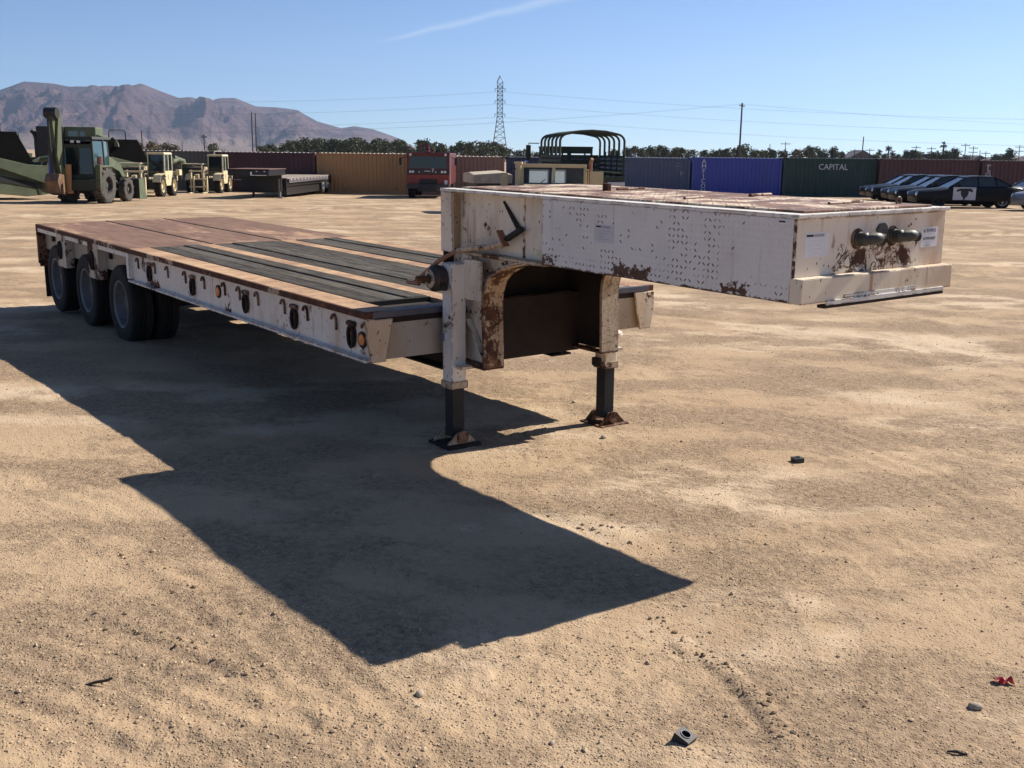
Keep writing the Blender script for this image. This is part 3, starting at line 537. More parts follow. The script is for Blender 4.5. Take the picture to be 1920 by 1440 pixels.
# --- landing legs
for far in (0, 1):
    u, v = (-2.735, -.05) if not far else (-2.665, 1.225); gz0 = -.10 if not far else -.135; w = .058
    leg = part(MB().box(u - w, u + w, v - w, v + w, .30, 1.12 if not far else 1.16), 'landing_leg', M_WHITE if not far else M_BUMP, None, .012)
    part(MB().box(u - w - .008, u + w + .008, v - w - .008, v + w + .008, .285, .335), 'leg_collar', M_CRACK, leg)
    part(MB().box(u - .047, u + .047, v - .047, v + .047, gz0 + .05, .30), 'inner_leg', M_BLACKP, leg, .006)
    ft = part(MB().box(u - .13, u + .13, v - .13, v + .13, gz0 - .02, gz0 + .012), 'foot', M_RUSTB if far else M_DARK, leg)
    for s in (-1, 1):
        part(MB().prism([(v - .12, gz0 + .012), (v + .12, gz0 + .012), (v + .045, gz0 + .085), (v - .045, gz0 + .085)], 'x', u + s * .085 - .006, u + s * .085 + .006), 'foot_cheek', M_RUSTB if far else M_CRACK, ft, .002)
    part(MB().cyl((u - .11, v, gz0 + .06), (u + .11, v, gz0 + .06), .026, None, 14).lathe([(.044, -.012), (.044, .012), (.028, .012), (.028, -.012), (.044, -.012)], (u + .098, v, gz0 + .06), 'x', 16), 'foot_pin', M_RUSTB, ft, 0, smoothang=40)
    part(MB().box(u - w - .01, u + .14, v - .04 if not far else v - .10, v + .10 if not far else v + .04, .43, .45), 'leg_brace', M_WEB, leg)
    if not far:
        g0 = Vector((u - .05, v - .06, 1.02)); gb_ = part(MB().lathe([(0, 0), (.08, 0), (.086, -.02), (.086, -.07), (.066, -.095), (0, -.10)], g0, 'y', 22), 'gear_box', M_GEAR, leg, 0, smoothang=35)
        part(MB().lathe([(.034, -.103), (.064, -.098), (.060, -.088)], g0, 'y', 22), 'gear_cover_ring', M_CRACK, gb_, 0); part(MB().cyl(g0 + Vector((0, -.10, 0)), g0 + Vector((-.01, -.19, 0)), .02, .024, 12), 'crank_shaft', M_RUSTB, gb_, 0, smoothang=40)
        for a in (.3, 1.3, 2.4): part(MB().cyl(g0 + Vector((.1 * math.cos(a), -.03, -.08 + .1 * math.sin(a))), g0 + Vector((.1 * math.cos(a), -.06, -.08 + .1 * math.sin(a))), .022, None, 10), 'bolt_head', M_BLACKP, gb_, 0)
        part(MB().box(u - w - .004, u - w + .03, v - w - .003, v - w + .01, .60, .655), 'paint_patch', plain('blue_grey_paint', (.14, .17, .26), .6), leg, 0)
    else:
        part(MB().lathe([(0, .0), (.06, .0), (.055, .02), (.03, .035), (0, .04)], (u + .02, v + w + .005, .52), 'z', 16), 'pin_plate', M_BUMP, leg, 0, smoothang=40); part(MB().cyl((u + .02, v + .05, .55), (u + .02, v + .07, .60), .022, .016, 10), 'lock_pin', M_RUSTB, leg, 0)
        part(MB().box(u - .06, u + .02, v - .085, v - .047, .30, .36), 'leg_shim', M_DARK, leg)
# --- main deck
deck_base = part(MB().box(DU0 + .02, DU1 - .03, DV0 + .08, DV1 - .08, ZD - .09, ZD - .045), 'deck_frame', M_DARK)
for a, b in ((DV0 + .02, .20), (.213, .955), (.968, DV1 - .02)): part(MB().box(DU0, -7.66, a, b, ZD - .03, ZD), 'deck_plate', M_DECK, None, .004)
for v in (.206, .961): part(MB().box(DU0, -7.7, v - .012, v + .012, ZD - .02, ZD + .006), 'plate_seam', M_DARK, None, .003)
for a, b in ((DV0 + .012, -.45), (.05, .21), (.95, 1.11), (1.61, DV1 - .012)): part(MB().box(-7.66, DU1 - .06 if a in (.05, .95) else DU1 - .02, a, b, ZD - .04, ZD - .001), 'deck_strip', M_STRIP, None, .004)
for a, b in ((-.45, .05), (.21, .95), (1.11, 1.61)):
    part(MB().box(DU1 - .14, DU1 - .06, a, b, ZD - .05, ZD - .003), 'deck_end_strip', M_STRIP); part(MB().box(-3.22, -3.19, a, b, ZD - .05, ZD + .004), 'plank_stop', M_BLACKP)
    part(MB().box(-3.19, DU1 - .14, a, b, ZD - .06, ZD - .03), 'deck_pan', M_DARK)
kk = 0
for a, b, n in ((-.45, .05, 3), (.21, .95, 4), (1.11, 1.61, 3)):
    w = (b - a) / n
    for k in range(n):
        o = part(MB().box(-7.645, -3.225, a + w * k + .006, a + w * (k + 1) - .006, ZD - .045, ZD + .008 + random.uniform(-.010, .006)), 'plank', M_WOOD[kk % 3], None, .008); kk += 1
for far in (0, 1):
    def db(mb, u0, u1, v0, v1, z0, z1):                     # box by distance in from the deck's edge
        return mb.box(u0, u1, DV0 + v0, DV0 + v1, z0, z1) if not far else mb.box(u0, u1, DV1 - v1, DV1 - v0, z0, z1)
    rail = part(db(MB(), -7.72, DU1, .055, .068, ZDB, ZD - .045), 'side_rail', M_RAIL, None, .003)
    part(db(MB(), DU0, DU1, -.002, .10, ZD - .048, ZD - .003), 'rail_lip', M_LIP, rail, .005)
    part(db(db(MB(), -7.72, DU1 - .02, .0, .10, ZDB - .006, ZDB + .012), -7.72, DU1 - .02, .0, .055, ZDB + .012, ZDB + .014), 'rail_bottom_flange', M_WHITE, rail, .004)
    e = -1 if far else 1; V0 = DV1 if far else DV0
    part(MB().prism([(V0, ZD - .052), (V0 + e * .196, ZD - .052), (V0 + e * .137, ZDB - .004), (V0 + e * .03, ZDB - .006), (V0 + e * .0, .66)], 'x', DU1 - .004, DU1 + .010), 'corner_plate', M_BUMP, rail, .004)
    part(db(MB(), -7.78, -7.70, .01, .07, ZDB + .02, ZD - .05), 'rail_end_plate', M_WHITE, rail)
    if not far:
        # hooks along the rail and lashing rings in slots
        def hook(u, z):
            p = [(u - .035 + .035 * (1 - math.cos(t)), DV0 + .045, z + .04 * math.sin(t)) for t in np.linspace(.1, math.pi, 7)] + [(u + .037, DV0 + .045, z - .06)]
            part(MB().tube(p, .0085, 6), 'hook', M_RUSTB, rail, 0, smoothang=60)
        for u in (-7.55, -7.06, -6.70, -6.24, -5.79, -5.33, -5.02, -4.66, -4.18, -3.80, -3.36, -2.93): hook(u, .705)
        def ring(u, z, vv):
            slot = part(MB().prism([(u + .052 * math.cos(a), z + .085 * math.sin(a)) for a in np.linspace(0, 2 * math.pi, 17)[:-1]], 'y', vv + .003, vv + .012), 'lashing_slot', M_RUSTB, rail, .0)
            part(MB().tube([(u + .040 * math.cos(a), vv - .008, z - .01 + .070 * math.sin(a)) for a in np.linspace(0, 2 * math.pi, 17)], .0125, 7, False), 'lashing_ring', M_DARK, slot, 0, smoothang=60)
            part(MB().cyl((u - .05, vv, z + .075), (u + .05, vv, z + .075), .018, None, 8), 'ring_hinge', M_RUSTB, slot, 0)
        for u in (-7.18, -6.03, -4.862, -3.978, -3.10): ring(u, .645, DV0 + .045)
        for u in (-5.45, -2.965):
            lm = part(MB().lathe([(0, -.012), (.035, -.010), (.042, 0), (.042, .01)], (u, DV0 + .05, .66 if u < -4 else .63), 'y', 18), 'marker_lamp', M_AMBER, rail, 0, smoothang=50); part(MB().lathe([(.042, -.006), (.055, -.004), (.055, .008)], (u, DV0 + .05, .66 if u < -4 else .63), 'y', 18), 'lamp_housing', M_DARK, lm, 0)
    # wheel side of the deck: recessed panels, hanging brackets
    well = part(db(MB(), DU0 + .03, -7.78, .10, .112, .52, ZD - .05), 'wheel_well_panel', M_WELL)
    part(db(MB(), DU0, -7.72, .012, .03, ZD - .10, ZD - .048), 'upper_band', M_WHITE, well)
    for ua, ub in ((-10.42, -10.06), (-9.12, -8.76)):
        br = part(db(MB(), ua, ub, .005, .10, .40, ZD - .05), 'hanger_bracket', M_RAIL if 0 else worn('rusty_bracket', (.52, .45, .36), .85, .6, .5), well, .006)
        if not far:
            um = ua + .17; part(MB().tube([(um + .05 * math.cos(a), DV0 - .006, .60 + .09 * math.sin(a)) for a in np.linspace(0, 2 * math.pi, 17)], .02, 7, False), 'lashing_ring', M_DARK, br, 0, smoothang=60)
    part(db(MB(), DU0 - .01, DU0 + .03, .0, .16, .34, ZD - .05), 'rear_corner_post', M_RUSTB)
    part(db(MB(), DU0 + .0, DU0 + .014, .06, .30, -.09, .37), 'mud_flap', M_BLACKP); part(db(MB(), DU0 - .03, DU0 + .02, .02, .10, .30, .46), 'rear_lamp', M_RUSTB)
part(MB().box(DU1 - .055, DU1 - .035, DV0 + .10, DV1 - .10, ZDB, ZD - .05), 'front_cross_plate', worn('front_cross_paint', (.40, .36, .31), .45, .5, .8))
part(MB().box(DU1 - .06, DU1 + .002, DV0 + .05, DV1 - .05, ZD - .046, ZD - .004), 'front_deck_edge', worn('blue_black_edge', (.055, .065, .10), .35, .4, .2))
part(MB().box(DU0, DU0 + .02, DV0 + .16, DV1 - .16, .45, ZD - .035), 'rear_plate', M_RUSTB)
for v in (.12, 1.04): part(MB().box(DU0 + .3, -2.95, v - .012, v + .012, .36, ZD - .09).box(DU0 + .3, -2.95, v - .09, v + .09, .345, .36), 'main_beam', M_DARK)
for u in np.arange(-10.9, -3.1, .78): part(MB().box(u - .03, u + .03, DV0 + .07, DV1 - .07, ZD - .19, ZD - .09), 'cross_member', M_DARK)
# --- wheels: three axles of twins
def tyre_mb(R, w, rim, n=36, lug=True):
    pr = [(rim, -w * .40), (rim + .03, -w * .48), (R * .80, -w * .5), (R * .95, -w * .46), (R, -w * .36), (R, -w * .12), (R - .012, -w * .10), (R - .012, -w * .06), (R, -w * .04), (R, w * .04), (R - .012, w * .06), (R - .012, w * .10), (R, w * .12), (R, w * .36), (R * .95, w * .46), (R * .80, w * .5), (rim + .03, w * .48), (rim, w * .40)]
    return MB().lathe(pr, (0, 0, 0), 'y', n)
def rim_mb(rim, w, dish, side=-1, n=32, hub=False):
    """side -1: the open face looks to -y"""
    s = side; return MB().lathe([(rim + .012, s * w * .46), (rim + .004, s * w * .47), (rim - .01, s * w * .40), (rim - .018, s * (w * .46 - dish))] if not hub else [(rim - .012, s * (w * .45 - dish)), (rim * .62, s * (w * .46 - dish - .01)), (rim * .55, s * (w * .46 - dish + .01)), (rim * .42, s * (w * .46 - dish + .02)), (rim * .36, s * (w * .46 - dish + .07)), (0, s * (w * .46 - dish + .075))], (0, 0, 0), 'y', n)
HZ = .218; tproto = None
for far in (0, 1):
    for u in (-10.654, -9.387, -8.123):
        for inner in (0, 1):
            off = .135 + inner * .265; v = DV0 + off if not far else DV1 - off; sd = (-1 if not far else 1) * (1 if not inner else -1)
            w_ = bpy.data.objects.new('wheel', None); COL.objects.link(w_); w_.parent = TR_ROOT; w_.location = (u, v, HZ)
            if tproto is None:
                t_ = tyre_mb(.405, .235, .235).build('tyre', M_RUB, w_, smoothang=35); r0 = rim_mb(.235, .235, .13, -1).build('rim', M_RIM, w_, smoothang=35); tproto = (t_, r0)
                studs = MB(); 
                for k in range(8): a = k * math.pi / 4; studs.cyl((.105 * math.cos(a), .0, .105 * math.sin(a)), (.105 * math.cos(a), -.03, .105 * math.sin(a)), .012, None, 6)
                studs.build('wheel_nuts', M_DARK, r0); rim_mb(.235, .235, .13, -1, 32, True).build('hub', M_HUBSHADE, r0, smoothang=35)  # dark hub colour stands in for shade inside the dished rim
            else:
                for src in tproto:
                    c = copy_tree(src, w_)
                    if src is tproto[1] and sd > 0: c.rotation_euler = (0, 0, math.pi)
for u in (-10.654, -9.387, -8.123): part(MB().cyl((u, DV0 + .2, HZ), (u, DV1 - .2, HZ), .065, None, 12), 'axle', M_DARK, None, 0)
# ------------------------------------------------------------------ shipping containers
def corr_wall(x0, x1, z0, z1, y, dep, n):
    """trapezoid corrugation, ridges proud towards -y"""
    P = []; w = (x1 - x0) / n
    for k in range(n): a = x0 + w * k; P += [(a, y), (a + w * .30, y), (a + w * .48, y + dep), (a + w * .82, y + dep)]
    P.append((x1, y)); vs = [(px_, py_, z) for z in (z0, z1) for px_, py_ in P]; m = len(P)
    return MB().add(vs, [(k, k + 1, m + k + 1, m + k) for k in range(m - 1)])
def cont_mat(name, c, rust=.12): return worn(name, c, rust, .12, .35, .6, scale=.35, dirtcol=tuple(.5 * x + .06 for x in c))
CONT = []
def container(label, px0, px1, depth, h, col, rz=0.0, letters=(), roof=(.45, .41, .36)):
    a, b = at(px0, depth), at(px1, depth); L = (b - a).length - .09; z = min(gh(a.x, depth), gh(b.x, depth)) - .01
    r = thing('shipping_container', label, 'container', ((a.x + b.x) / 2, depth, z), rz, 'shipping containers in a row')
    col = tuple(x * 1.35 for x in col); m = cont_mat('container_paint', col, .2); mr = plain('container_roof_sunlit_dust', roof, .8, 0, .2, 2); md = plain('container_casting_dark', tuple(x * .5 for x in col), .7)
    hl = L / 2; corr_wall(-hl + .12, hl - .12, .16, h - .10, .035, .05, 22).build('side_wall', m, r)
    for y in (0.0, 2.34):
        for x in (-hl, hl - .12): MB().box(x, x + .12, y, y + .10, .10, h - .11).build('corner_post', m, r, .01)
        MB().box(-hl + .12, hl - .12, y + .005, y + .085, 0.02, .155).build('bottom_rail', m, r, .01); MB().box(-hl + .12, hl - .12, y + .012, y + .075, h - .105, h - .03).build('top_rail', m, r, .008)
    for x in (-hl - .005, hl - .155):
        for y in (-.006, 2.29):
            for zz in (0, h - .11): MB().box(x, x + .16, y, y + .16, zz, zz + .112).build('corner_casting', md, r, .01)  # castings in a darker tone of the container paint
    corr_wall(-hl + .12, hl - .12, .16, h - .10, 2.37, .04, 22).build('side_wall', m, r)
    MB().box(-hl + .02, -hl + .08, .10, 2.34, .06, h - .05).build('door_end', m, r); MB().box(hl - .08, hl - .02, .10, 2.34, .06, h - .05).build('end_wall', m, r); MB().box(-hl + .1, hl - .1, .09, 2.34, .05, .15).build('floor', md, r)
    P = []; n = 22; w = (2 * hl - .24) / n
    rf = MB()
    for k in range(n):
        x = -hl + .12 + w * k; rf.add([(x, .06, h - .03), (x + w * .22, .06, h + .004), (x + w * .7, .06, h + .004), (x + w, .06, h - .03), (x, 2.38, h - .03), (x + w * .22, 2.38, h + .004), (x + w * .7, 2.38, h + .004), (x + w, 2.38, h - .03)], [(0, 1, 5, 4), (1, 2, 6, 5), (2, 3, 7, 6), (0, 3, 2, 1), (4, 5, 6, 7)])
    rf.build('roof', mr, r)  # pale roof tone: dust, plus sunlight on the ribs put into the colour
    for (txt, x, zz, s, lc, sx) in letters:
        mm_ = Matrix(((1, 0, 0, x - hl if x >= 0 else hl + x), (0, 0, -1, .030), (0, 1, 0, zz), (0, 0, 0, 1)))
        text_part('lettering', txt, s, lc, r, mm_, 'CENTER', sx)
    CONT.append(r); return r
INK_W = plain('letter_white', (.62, .62, .64), .7, 0, .1); INK_F = plain('letter_faded', (.40, .38, .40), .8, 0, .2)
def vcode(x, z0, n, s=.075): return [('-', x, z0 - k * s * 1.25, s * 2.2, INK_F, .45) for k in range(n)]
container('drab grey tan shipping container behind the cream forklifts', 232, 405, 71, 2.50, (.115, .098, .078), letters=[('o', 3.05 + .62, 1.55, .62, INK_F, 1.0), ('o', 3.05 + 1.45, 1.55, .45, INK_F, 1.2)])
container('dark maroon shipping container with faded letters beside a tan one, behind the black trailer', 405, 593, 70.2, 2.52, (.060, .020, .022), letters=[('t', .48, 2.12, .95, INK_F, 1), ('e', .48, 1.68, .95, INK_F, 1), ('x', .48, 1.24, .95, INK_F, 1)] + vcode(5.1, 2.3, 14) + vcode(5.35, 1.95, 4))
container('tan orange shipping container left of the red fire truck', 593.5, 768, 70.4, 2.56, (.36, .19, .075), roof=(.62, .55, .44))
container('dusty brown pink shipping container right of the red fire truck', 769, 946, 70.6, 2.46, (.20, .125, .095), roof=(.62, .55, .46), letters=vcode(5.2, 2.1, 6))
container('dark navy shipping container half hidden by the canvas hoop truck', 947, 1121, 70.6, 2.45, (.022, .026, .065), roof=(.42, .44, .50))
container('slate blue shipping container between the hoop truck and the bright blue one', 1121.5, 1293, 70.6, 2.48, (.055, .075, .125), roof=(.42, .44, .50), letters=[('---', 4.95, 2.17, .26, INK_F, 1), ('-----', 5.0, 1.97, .24, INK_F, 1), ('--', 4.95, 1.79, .24, INK_F, 1), ('P', 5.2, 1.48, .34, INK_F, 1)])
container('bright blue shipping container with white letters running down its side', 1294, 1464, 70.6, 2.47, (.040, .055, .26), roof=(.40, .42, .50), letters=[(ch, .75, 2.20 - .305 * k, .40, INK_W, 1.05) for k, ch in enumerate('AMFICON')] + vcode(5.2, 2.25, 13) + vcode(5.5, 1.9, 8))
container('dark green shipping container with CAPITAL painted on its side', 1464.5, 1641, 70.6, 2.45, (.018, .042, .034), roof=(.20, .22, .21), letters=[('CAPITAL', 3.15, 1.88, .52, INK_W, .92)] + vcode(5.0, 2.2, 15) + vcode(5.3, 1.7, 5))
container('maroon shipping container right beside the dark green one, behind the black sedans', 1644, 1832, 70.2, 2.43, (.070, .030, .028), roof=(.25, .2, .18), letters=vcode(5.1, 2.1, 12) + vcode(5.4, 2.1, 8))
container('maroon shipping container with a big faded letter t, behind the silver cars', 1835, 2022, 70.0, 2.42, (.068, .027, .027), roof=(.25, .2, .18), letters=[('t', .4, 2.0, .95, INK_F, 1), ('e', .4, 1.56, .95, INK_F, 1)])
# ------------------------------------------------------------------ shared vehicle pieces
GLASS = Mat('dark_glass', .06, 0, .6); GLASS.color((.012, .016, .018)); GLASS = GLASS.m
GLASSB = Mat('sky_reflection_glass', .05, .0, 1.0); GLASSB.color((.035, .075, .09)); GLASSB = GLASSB.m  # blue base colour paints a sky reflection onto these panes
M = Mat('clear_glass', .03, 0, .5); M.b.inputs['Alpha'].default_value = .22; M.color((.10, .13, .14)); GLASSC = M.m
def camo(name, cols, sc=1.2):
    M = Mat(name, .75, 0, .3); n1, n2 = M.noise(sc, 3), M.noise(sc * 1.3, 3, .5, M.mapping((1, 1, 1), (5, 2, 8))); c = M.mix(M.step(n1, .56, .58), cols[0], cols[1]); c = M.mix(M.step(n2, .62, .64), c, cols[2]); c = M.mix(M.step(M.noise(6, 5), .5, .75, 0, .3), c, (.16, .13, .09)); M.color(c); return M.m
GREEN = plain('army_green', (.085, .105, .058), .7, 0, .2, 2.5); GREEND = plain('army_green_dark', (.030, .040, .026), .7, 0, .25, 3); GREENC = camo('army_camo', ((.080, .098, .055), (.075, .055, .032), (.085, .1, .055)))
CREAM = plain('cream_paint', (.62, .53, .33), .55, 0, .1, 3); CREAMD = plain('tan_paint', (.42, .34, .215), .65, 0, .15, 3); BLK = plain('black_part', (.012, .012, .013), .6, 0, .3, 5); SILV = plain('silver_paint', (.42, .43, .45), .3, .6, .06, 4); CHROME = plain('bright_metal', (.7, .7, .7), .25, .9, .05, 9)
def wheel(parent, loc, R, w, rimr, tm, rm, side=1, lugs=0):
    """wheel turning about the thing's x axis"""
    e = bpy.data.objects.new('wheel', None); COL.objects.link(e); e.parent = parent; e.location = loc; e.rotation_euler = (0, 0, math.pi / 2 * side)
    mb = tyre_mb(R, w, rimr, 24)
    if lugs:
        for k in range(lugs):
            a = 2 * math.pi * k / lugs
            for s in (-1, 1):
                a2 = a + (.5 if s > 0 else 0) * 2 * math.pi / lugs; p0 = Vector(((R - .01) * math.cos(a2), s * w * .04, (R - .01) * math.sin(a2))); p1 = Vector(((R - .02) * math.cos(a2 + .22), s * w * .48, (R - .02) * math.sin(a2 + .22)))
                mb.beam(p0, p1, .07 * R / .6, .09 * R / .6, p0.normalized())
    mb.build('tyre', tm, e, smoothang=35); ro = rim_mb(rimr, w, w * .35, -1, 20).build('rim', rm, e, smoothang=35); rim_mb(rimr, w, w * .35, -1, 20, True).build('hub', rm, ro, smoothang=35); return e
def box(parent, name, mat, x0, x1, y0, y1, z0, z1, bevel=.02): return MB().box(x0, x1, y0, y1, z0, z1).build(name, mat, parent, bevel)
# ------------------------------------------------------------------ backhoe loader, tail towards the yard
p = at(164, 47.3); r = thing('backhoe_loader', 'green backhoe loader with its digging arm folded upright behind the cab', 'backhoe', p, 0)
r.rotation_euler.z = math.radians(-3)
for x in (-.78, .78):
    wheel(r, (x, 0, .75), .76, .46, .36, M_RUBDUST, M_RUBDUST, 1 if x > 0 else -1, 14); wheel(r, (x * 1.02, 2.25, .52), .53, .32, .26, M_RUBDUST, M_RUBDUST, 1 if x > 0 else -1, 12)
box(r, 'chassis', BLK, -.42, .42, -.75, 2.7, .5, .95); box(r, 'engine_hood', GREEN, -.42, .42, 1.05, 2.75, .95, 1.55, .06); box(r, 'fender', GREEN, .50, 1.0, -.55, .75, 1.50, 1.58); box(r, 'fender', GREEN, -1.0, -.5, -.55, .75, 1.50, 1.58)
cab = MB()
corners = [(-.66, -.62), (.66, -.62), (.76, .25), (-.76, .25), (.62, 1.02), (-.62, 1.02)]
for (x, y) in corners: cab.beam((x, y, .95), (x * .93, y * .94 if y > 0 else y * .97, 2.66), .075)
cab.box(-.70, .70, -.66, -.60, .90, 1.20).box(-.66, .66, -.64, -.60, 2.30, 2.45); cab.build('cab_frame', GREEND, r)
MB().prism([(-.74, 2.64), (.74, 2.64), (.70, 2.76), (-.70, 2.76)], 'y', -.75, 1.06).build('cab_roof', BLK, r, .02)
MB().add([(-.60, -.63, 1.22), (.60, -.63, 1.22), (.57, -.61, 2.30), (-.57, -.61, 2.30)], [(0, 1, 2, 3)]).build('rear_window', GLASS, r)
for s in (-1, 1):
    MB().add([(s * .68, -.55, 1.55), (s * .755, .20, 1.30), (s * .715, .20, 2.58), (s * .64, -.55, 2.58)], [(0, 1, 2, 3)]).build('side_window', GLASS if s < 0 else GLASSB, r)
    MB().add([(s * .765, .30, 1.25), (s * .64, .97, 1.25), (s * .60, .93, 2.58), (s * .715, .28, 2.58)], [(0, 1, 2, 3)]).build('door_window', GLASS if s < 0 else GLASSB, r); box(r, 'cab_side_panel', GREEN, s * .70 - .02, s * .70 + .02, -.5, .95, .8, 1.28)
MB().add([(-.60, 1.0, 1.6), (.60, 1.0, 1.6), (.58, .96, 2.58), (-.58, .96, 2.58)], [(0, 1, 2, 3)]).build('windscreen', GLASS, r)
box(r, 'control_console', GREEN, -.25, .2, -.5, -.3, 1.0, 1.85); box(r, 'work_lamp', M_PAPER, -.25, -.10, -.72, -.66, 2.50, 2.60); box(r, 'work_lamp', M_PAPER, .02, .16, -.72, -.66, 2.50, 2.60)
bx = -.58   # digging arm stands at the left of the machine
box(r, 'backhoe_frame', GREEND, -1.15, 1.1, -.95, -.72, .55, 1.0); box(r, 'swing_post', GREEN, bx - .16, bx + .22, -1.3, -.9, .55, 1.45, .04)
bm_ = MB(); 
for s in (-.15, .15): bm_.prism([(-1.15, 1.0), (-1.35, 1.0), (-1.66, 2.0), (-1.45, 3.05), (-1.28, 3.75), (-1.05, 3.80), (-1.10, 3.2), (-1.16, 2.2)], 'x', bx + s - .045, bx + s + .045)
bm_.build('boom', GREENC, r, .015)
MB().prism([(-1.05, 3.80), (-1.35, 3.86), (-1.62, 3.6), (-1.66, 3.2), (-1.5, 2.2), (-1.44, 1.0), (-1.30, 1.0), (-1.34, 2.6), (-1.2, 3.5)], 'x', bx - .09, bx + .09).build('dipper_arm', GREENC, r, .015)
MB().cyl((bx - .28, -1.45, 3.68), (bx + .22, -1.45, 3.68), .22, None, 16).build('boom_head', BLK, r, smoothang=40)
MB().cyl((bx - .05, -1.75, 3.5), (bx - .05, -1.72, 2.3), .05, None, 8).cyl((bx - .05, -1.72, 2.3), (bx - .05, -1.6, 1.2), .075, None, 8).build('hydraulic_ram', BLK, r)
MB().cyl((bx - .25, -1.5, 1.05), (bx - .25, -1.45, 2.0), .055, None, 8).build('hydraulic_ram', plain('blue_ram', (.09, .12, .35), .4), r)
MB().prism([(-1.2, .35), (-1.75, .45), (-1.95, .95), (-1.75, 1.25), (-1.35, 1.2), (-1.25, .8)], 'x', bx - .30, bx + .28).build('digging_bucket', worn('rusty_bucket', (.13, .075, .045), .5, .3, .5), r, .02)
for x, mt_ in ((-.30, worn('rust_orange_leg', (.50, .25, .10), .35, .3, .3)), (.98, GREENC)): MB().beam((x, -1.0, .55), (x + .05, -1.02, 1.62), .20, .16).box(x - .14, x + .16, -1.12, -.90, .42, .55).build('stabiliser_leg', mt_, r, .015)
MB().cyl((.95, -.72, 1.35), (.97, -.72, 1.95), .11, .11, 10).build('stowed_stabiliser', worn('rust_ram', (.16, .06, .04), .5, .3, .4), r)
for s in (-.55, .55):
    MB().prism([(.95, 1.75), (1.15, 1.95), (2.3, 1.6), (3.05, .75), (3.3, .35), (3.15, .25), (2.75, .75), (2.1, 1.30), (1.1, 1.55)], 'x', s - .06, s + .06).build('loader_arm', GREEN, r, .015)
MB().loft([[(x, 2.95, .10), (x, 2.95, .95), (x, 3.35, 1.0), (x, 3.45, .95), (x, 3.05, .85), (x, 3.05, .18), (x, 3.85, .10), (x, 3.85, .04)] for x in (-1.1, 1.1)]).build('loader_bucket', BLK, r)
MB().prism([(2.96, .05), (3.84, .05), (3.42, .98), (2.96, .96)], 'x', 1.10, 1.13).build('bucket_cheek', GREEN, r)
SHADE_BLK = plain('shade_black', (.006, .006, .006), .95, 0, .3, 3, spec=.05)  # near-black that paints shade onto the scrapers' ejector
# ------------------------------------------------------------------ towed earth scrapers and the tractor between them
def scraper(px, depth, rz, label):
    p = at(px, depth); r = thing('earth_scraper', label, 'scraper', p, rz, 'green earth scrapers')
    # +x is the front, -y the side that faces the yard
    side = [(-3.0, .55), (-2.6, 1.9), (-2.2, 2.0), (-.2, 1.55), (.65, 1.50), (.95, 1.95), (1.1, 2.35), (1.35, 2.05), (1.6, 2.02), (1.55, 1.85), (1.25, 1.55), (1.15, 1.1), (1.15, .35), (.5, .22), (-.3, .16), (-1.7, .3)]
    for y in (-1.45, 1.35): MB().prism(side, 'y', y, y + .10).build('bowl_side', GREEN, r, .02)
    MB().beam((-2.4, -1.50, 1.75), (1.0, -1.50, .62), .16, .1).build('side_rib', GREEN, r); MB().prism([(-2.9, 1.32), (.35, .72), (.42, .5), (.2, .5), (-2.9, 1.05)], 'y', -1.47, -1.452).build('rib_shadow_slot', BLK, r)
    for x in (.10, .75): MB().prism([(x, .72), (x + .28, .74), (x + .22, .2), (x + .14, .2)], 'y', -1.475, -1.45).build('wear_plate', GREEND, r)
    MB().prism([(-2.6, .5), (-2.6, 2.95), (-.55, 2.95), (.15, 1.65), (.15, 1.35), (-2.2, .5)], 'y', -1.30, 1.30).build('ejector', SHADE_BLK, r, .02)
    MB().prism([(.2, .25), (1.0, .35), (1.15, 1.2), (.55, 1.65), (.25, 1.3)], 'y', -1.33, 1.33).build('apron', GREEND, r, .02)
    hr = [(-2.2, -1.2, 2.93), (-2.2, -1.2, 3.35), (-2.1, -1.2, 3.45), (-1.3, -1.2, 3.45), (-1.2, -1.2, 3.35), (-1.2, -1.2, 2.93)]; MB().tube(hr, .03, 6).build('hand_rail', BLK, r)
    for y in (-1.0, 1.0):
        e = wheel(r, (-3.2, y, .72), .74, .55, .36, M_RUB, BLK, 1, 12); e.rotation_euler = (0, 0, 0)
    MB().box(-3.9, -2.6, -.4, .4, .6, 1.1).build('tail_frame', GREEN, r, .03)
    for y in (-1.2, 1.2): MB().tube([(.7, y, 1.2), (1.8, y * .9, 1.75), (2.6, y * .35, 1.9)], .13, 8).build('draft_arm', GREEN, r)
    MB().tube([(2.5, 0, 1.9), (3.1, 0, 1.75), (3.5, 0, .55)], [.24, .22, .16], 10).cyl((3.5, 0, .0), (3.5, 0, .6), .12).build('tow_neck', GREEN, r, smoothang=50)
    return r
scraper(34, 50.2, math.radians(52), 'green earth scraper left of the backhoe, its side plate in sun')
scraper(256, 63.6, math.radians(50), 'green earth scraper behind the backhoe with a railed black bowl')
p = at(146, 62.5); r = thing('crawler_tractor', 'green crawler tractor with a tall cab behind the backhoe arm', 'tractor', p, math.radians(8))
for x in (-.95, .95):
    tr = MB(); tr.prism([(-1.6, .35), (-1.3, .05), (1.3, .05), (1.6, .35), (1.35, .8), (-1.35, .8)], 'x', x - .28, x + .28); o = tr.build('track', BLK, r, .03)
box(r, 'hull', GREEND, -.68, .68, -2.0, 2.1, .55, 1.6, .05); box(r, 'engine_hood', GREEN, -.6, .6, .3, 2.3, 1.6, 2.2, .06); box(r, 'rear_box', BLK, -1.5, -.1, -1.9, -.6, 1.5, 3.55, .05)
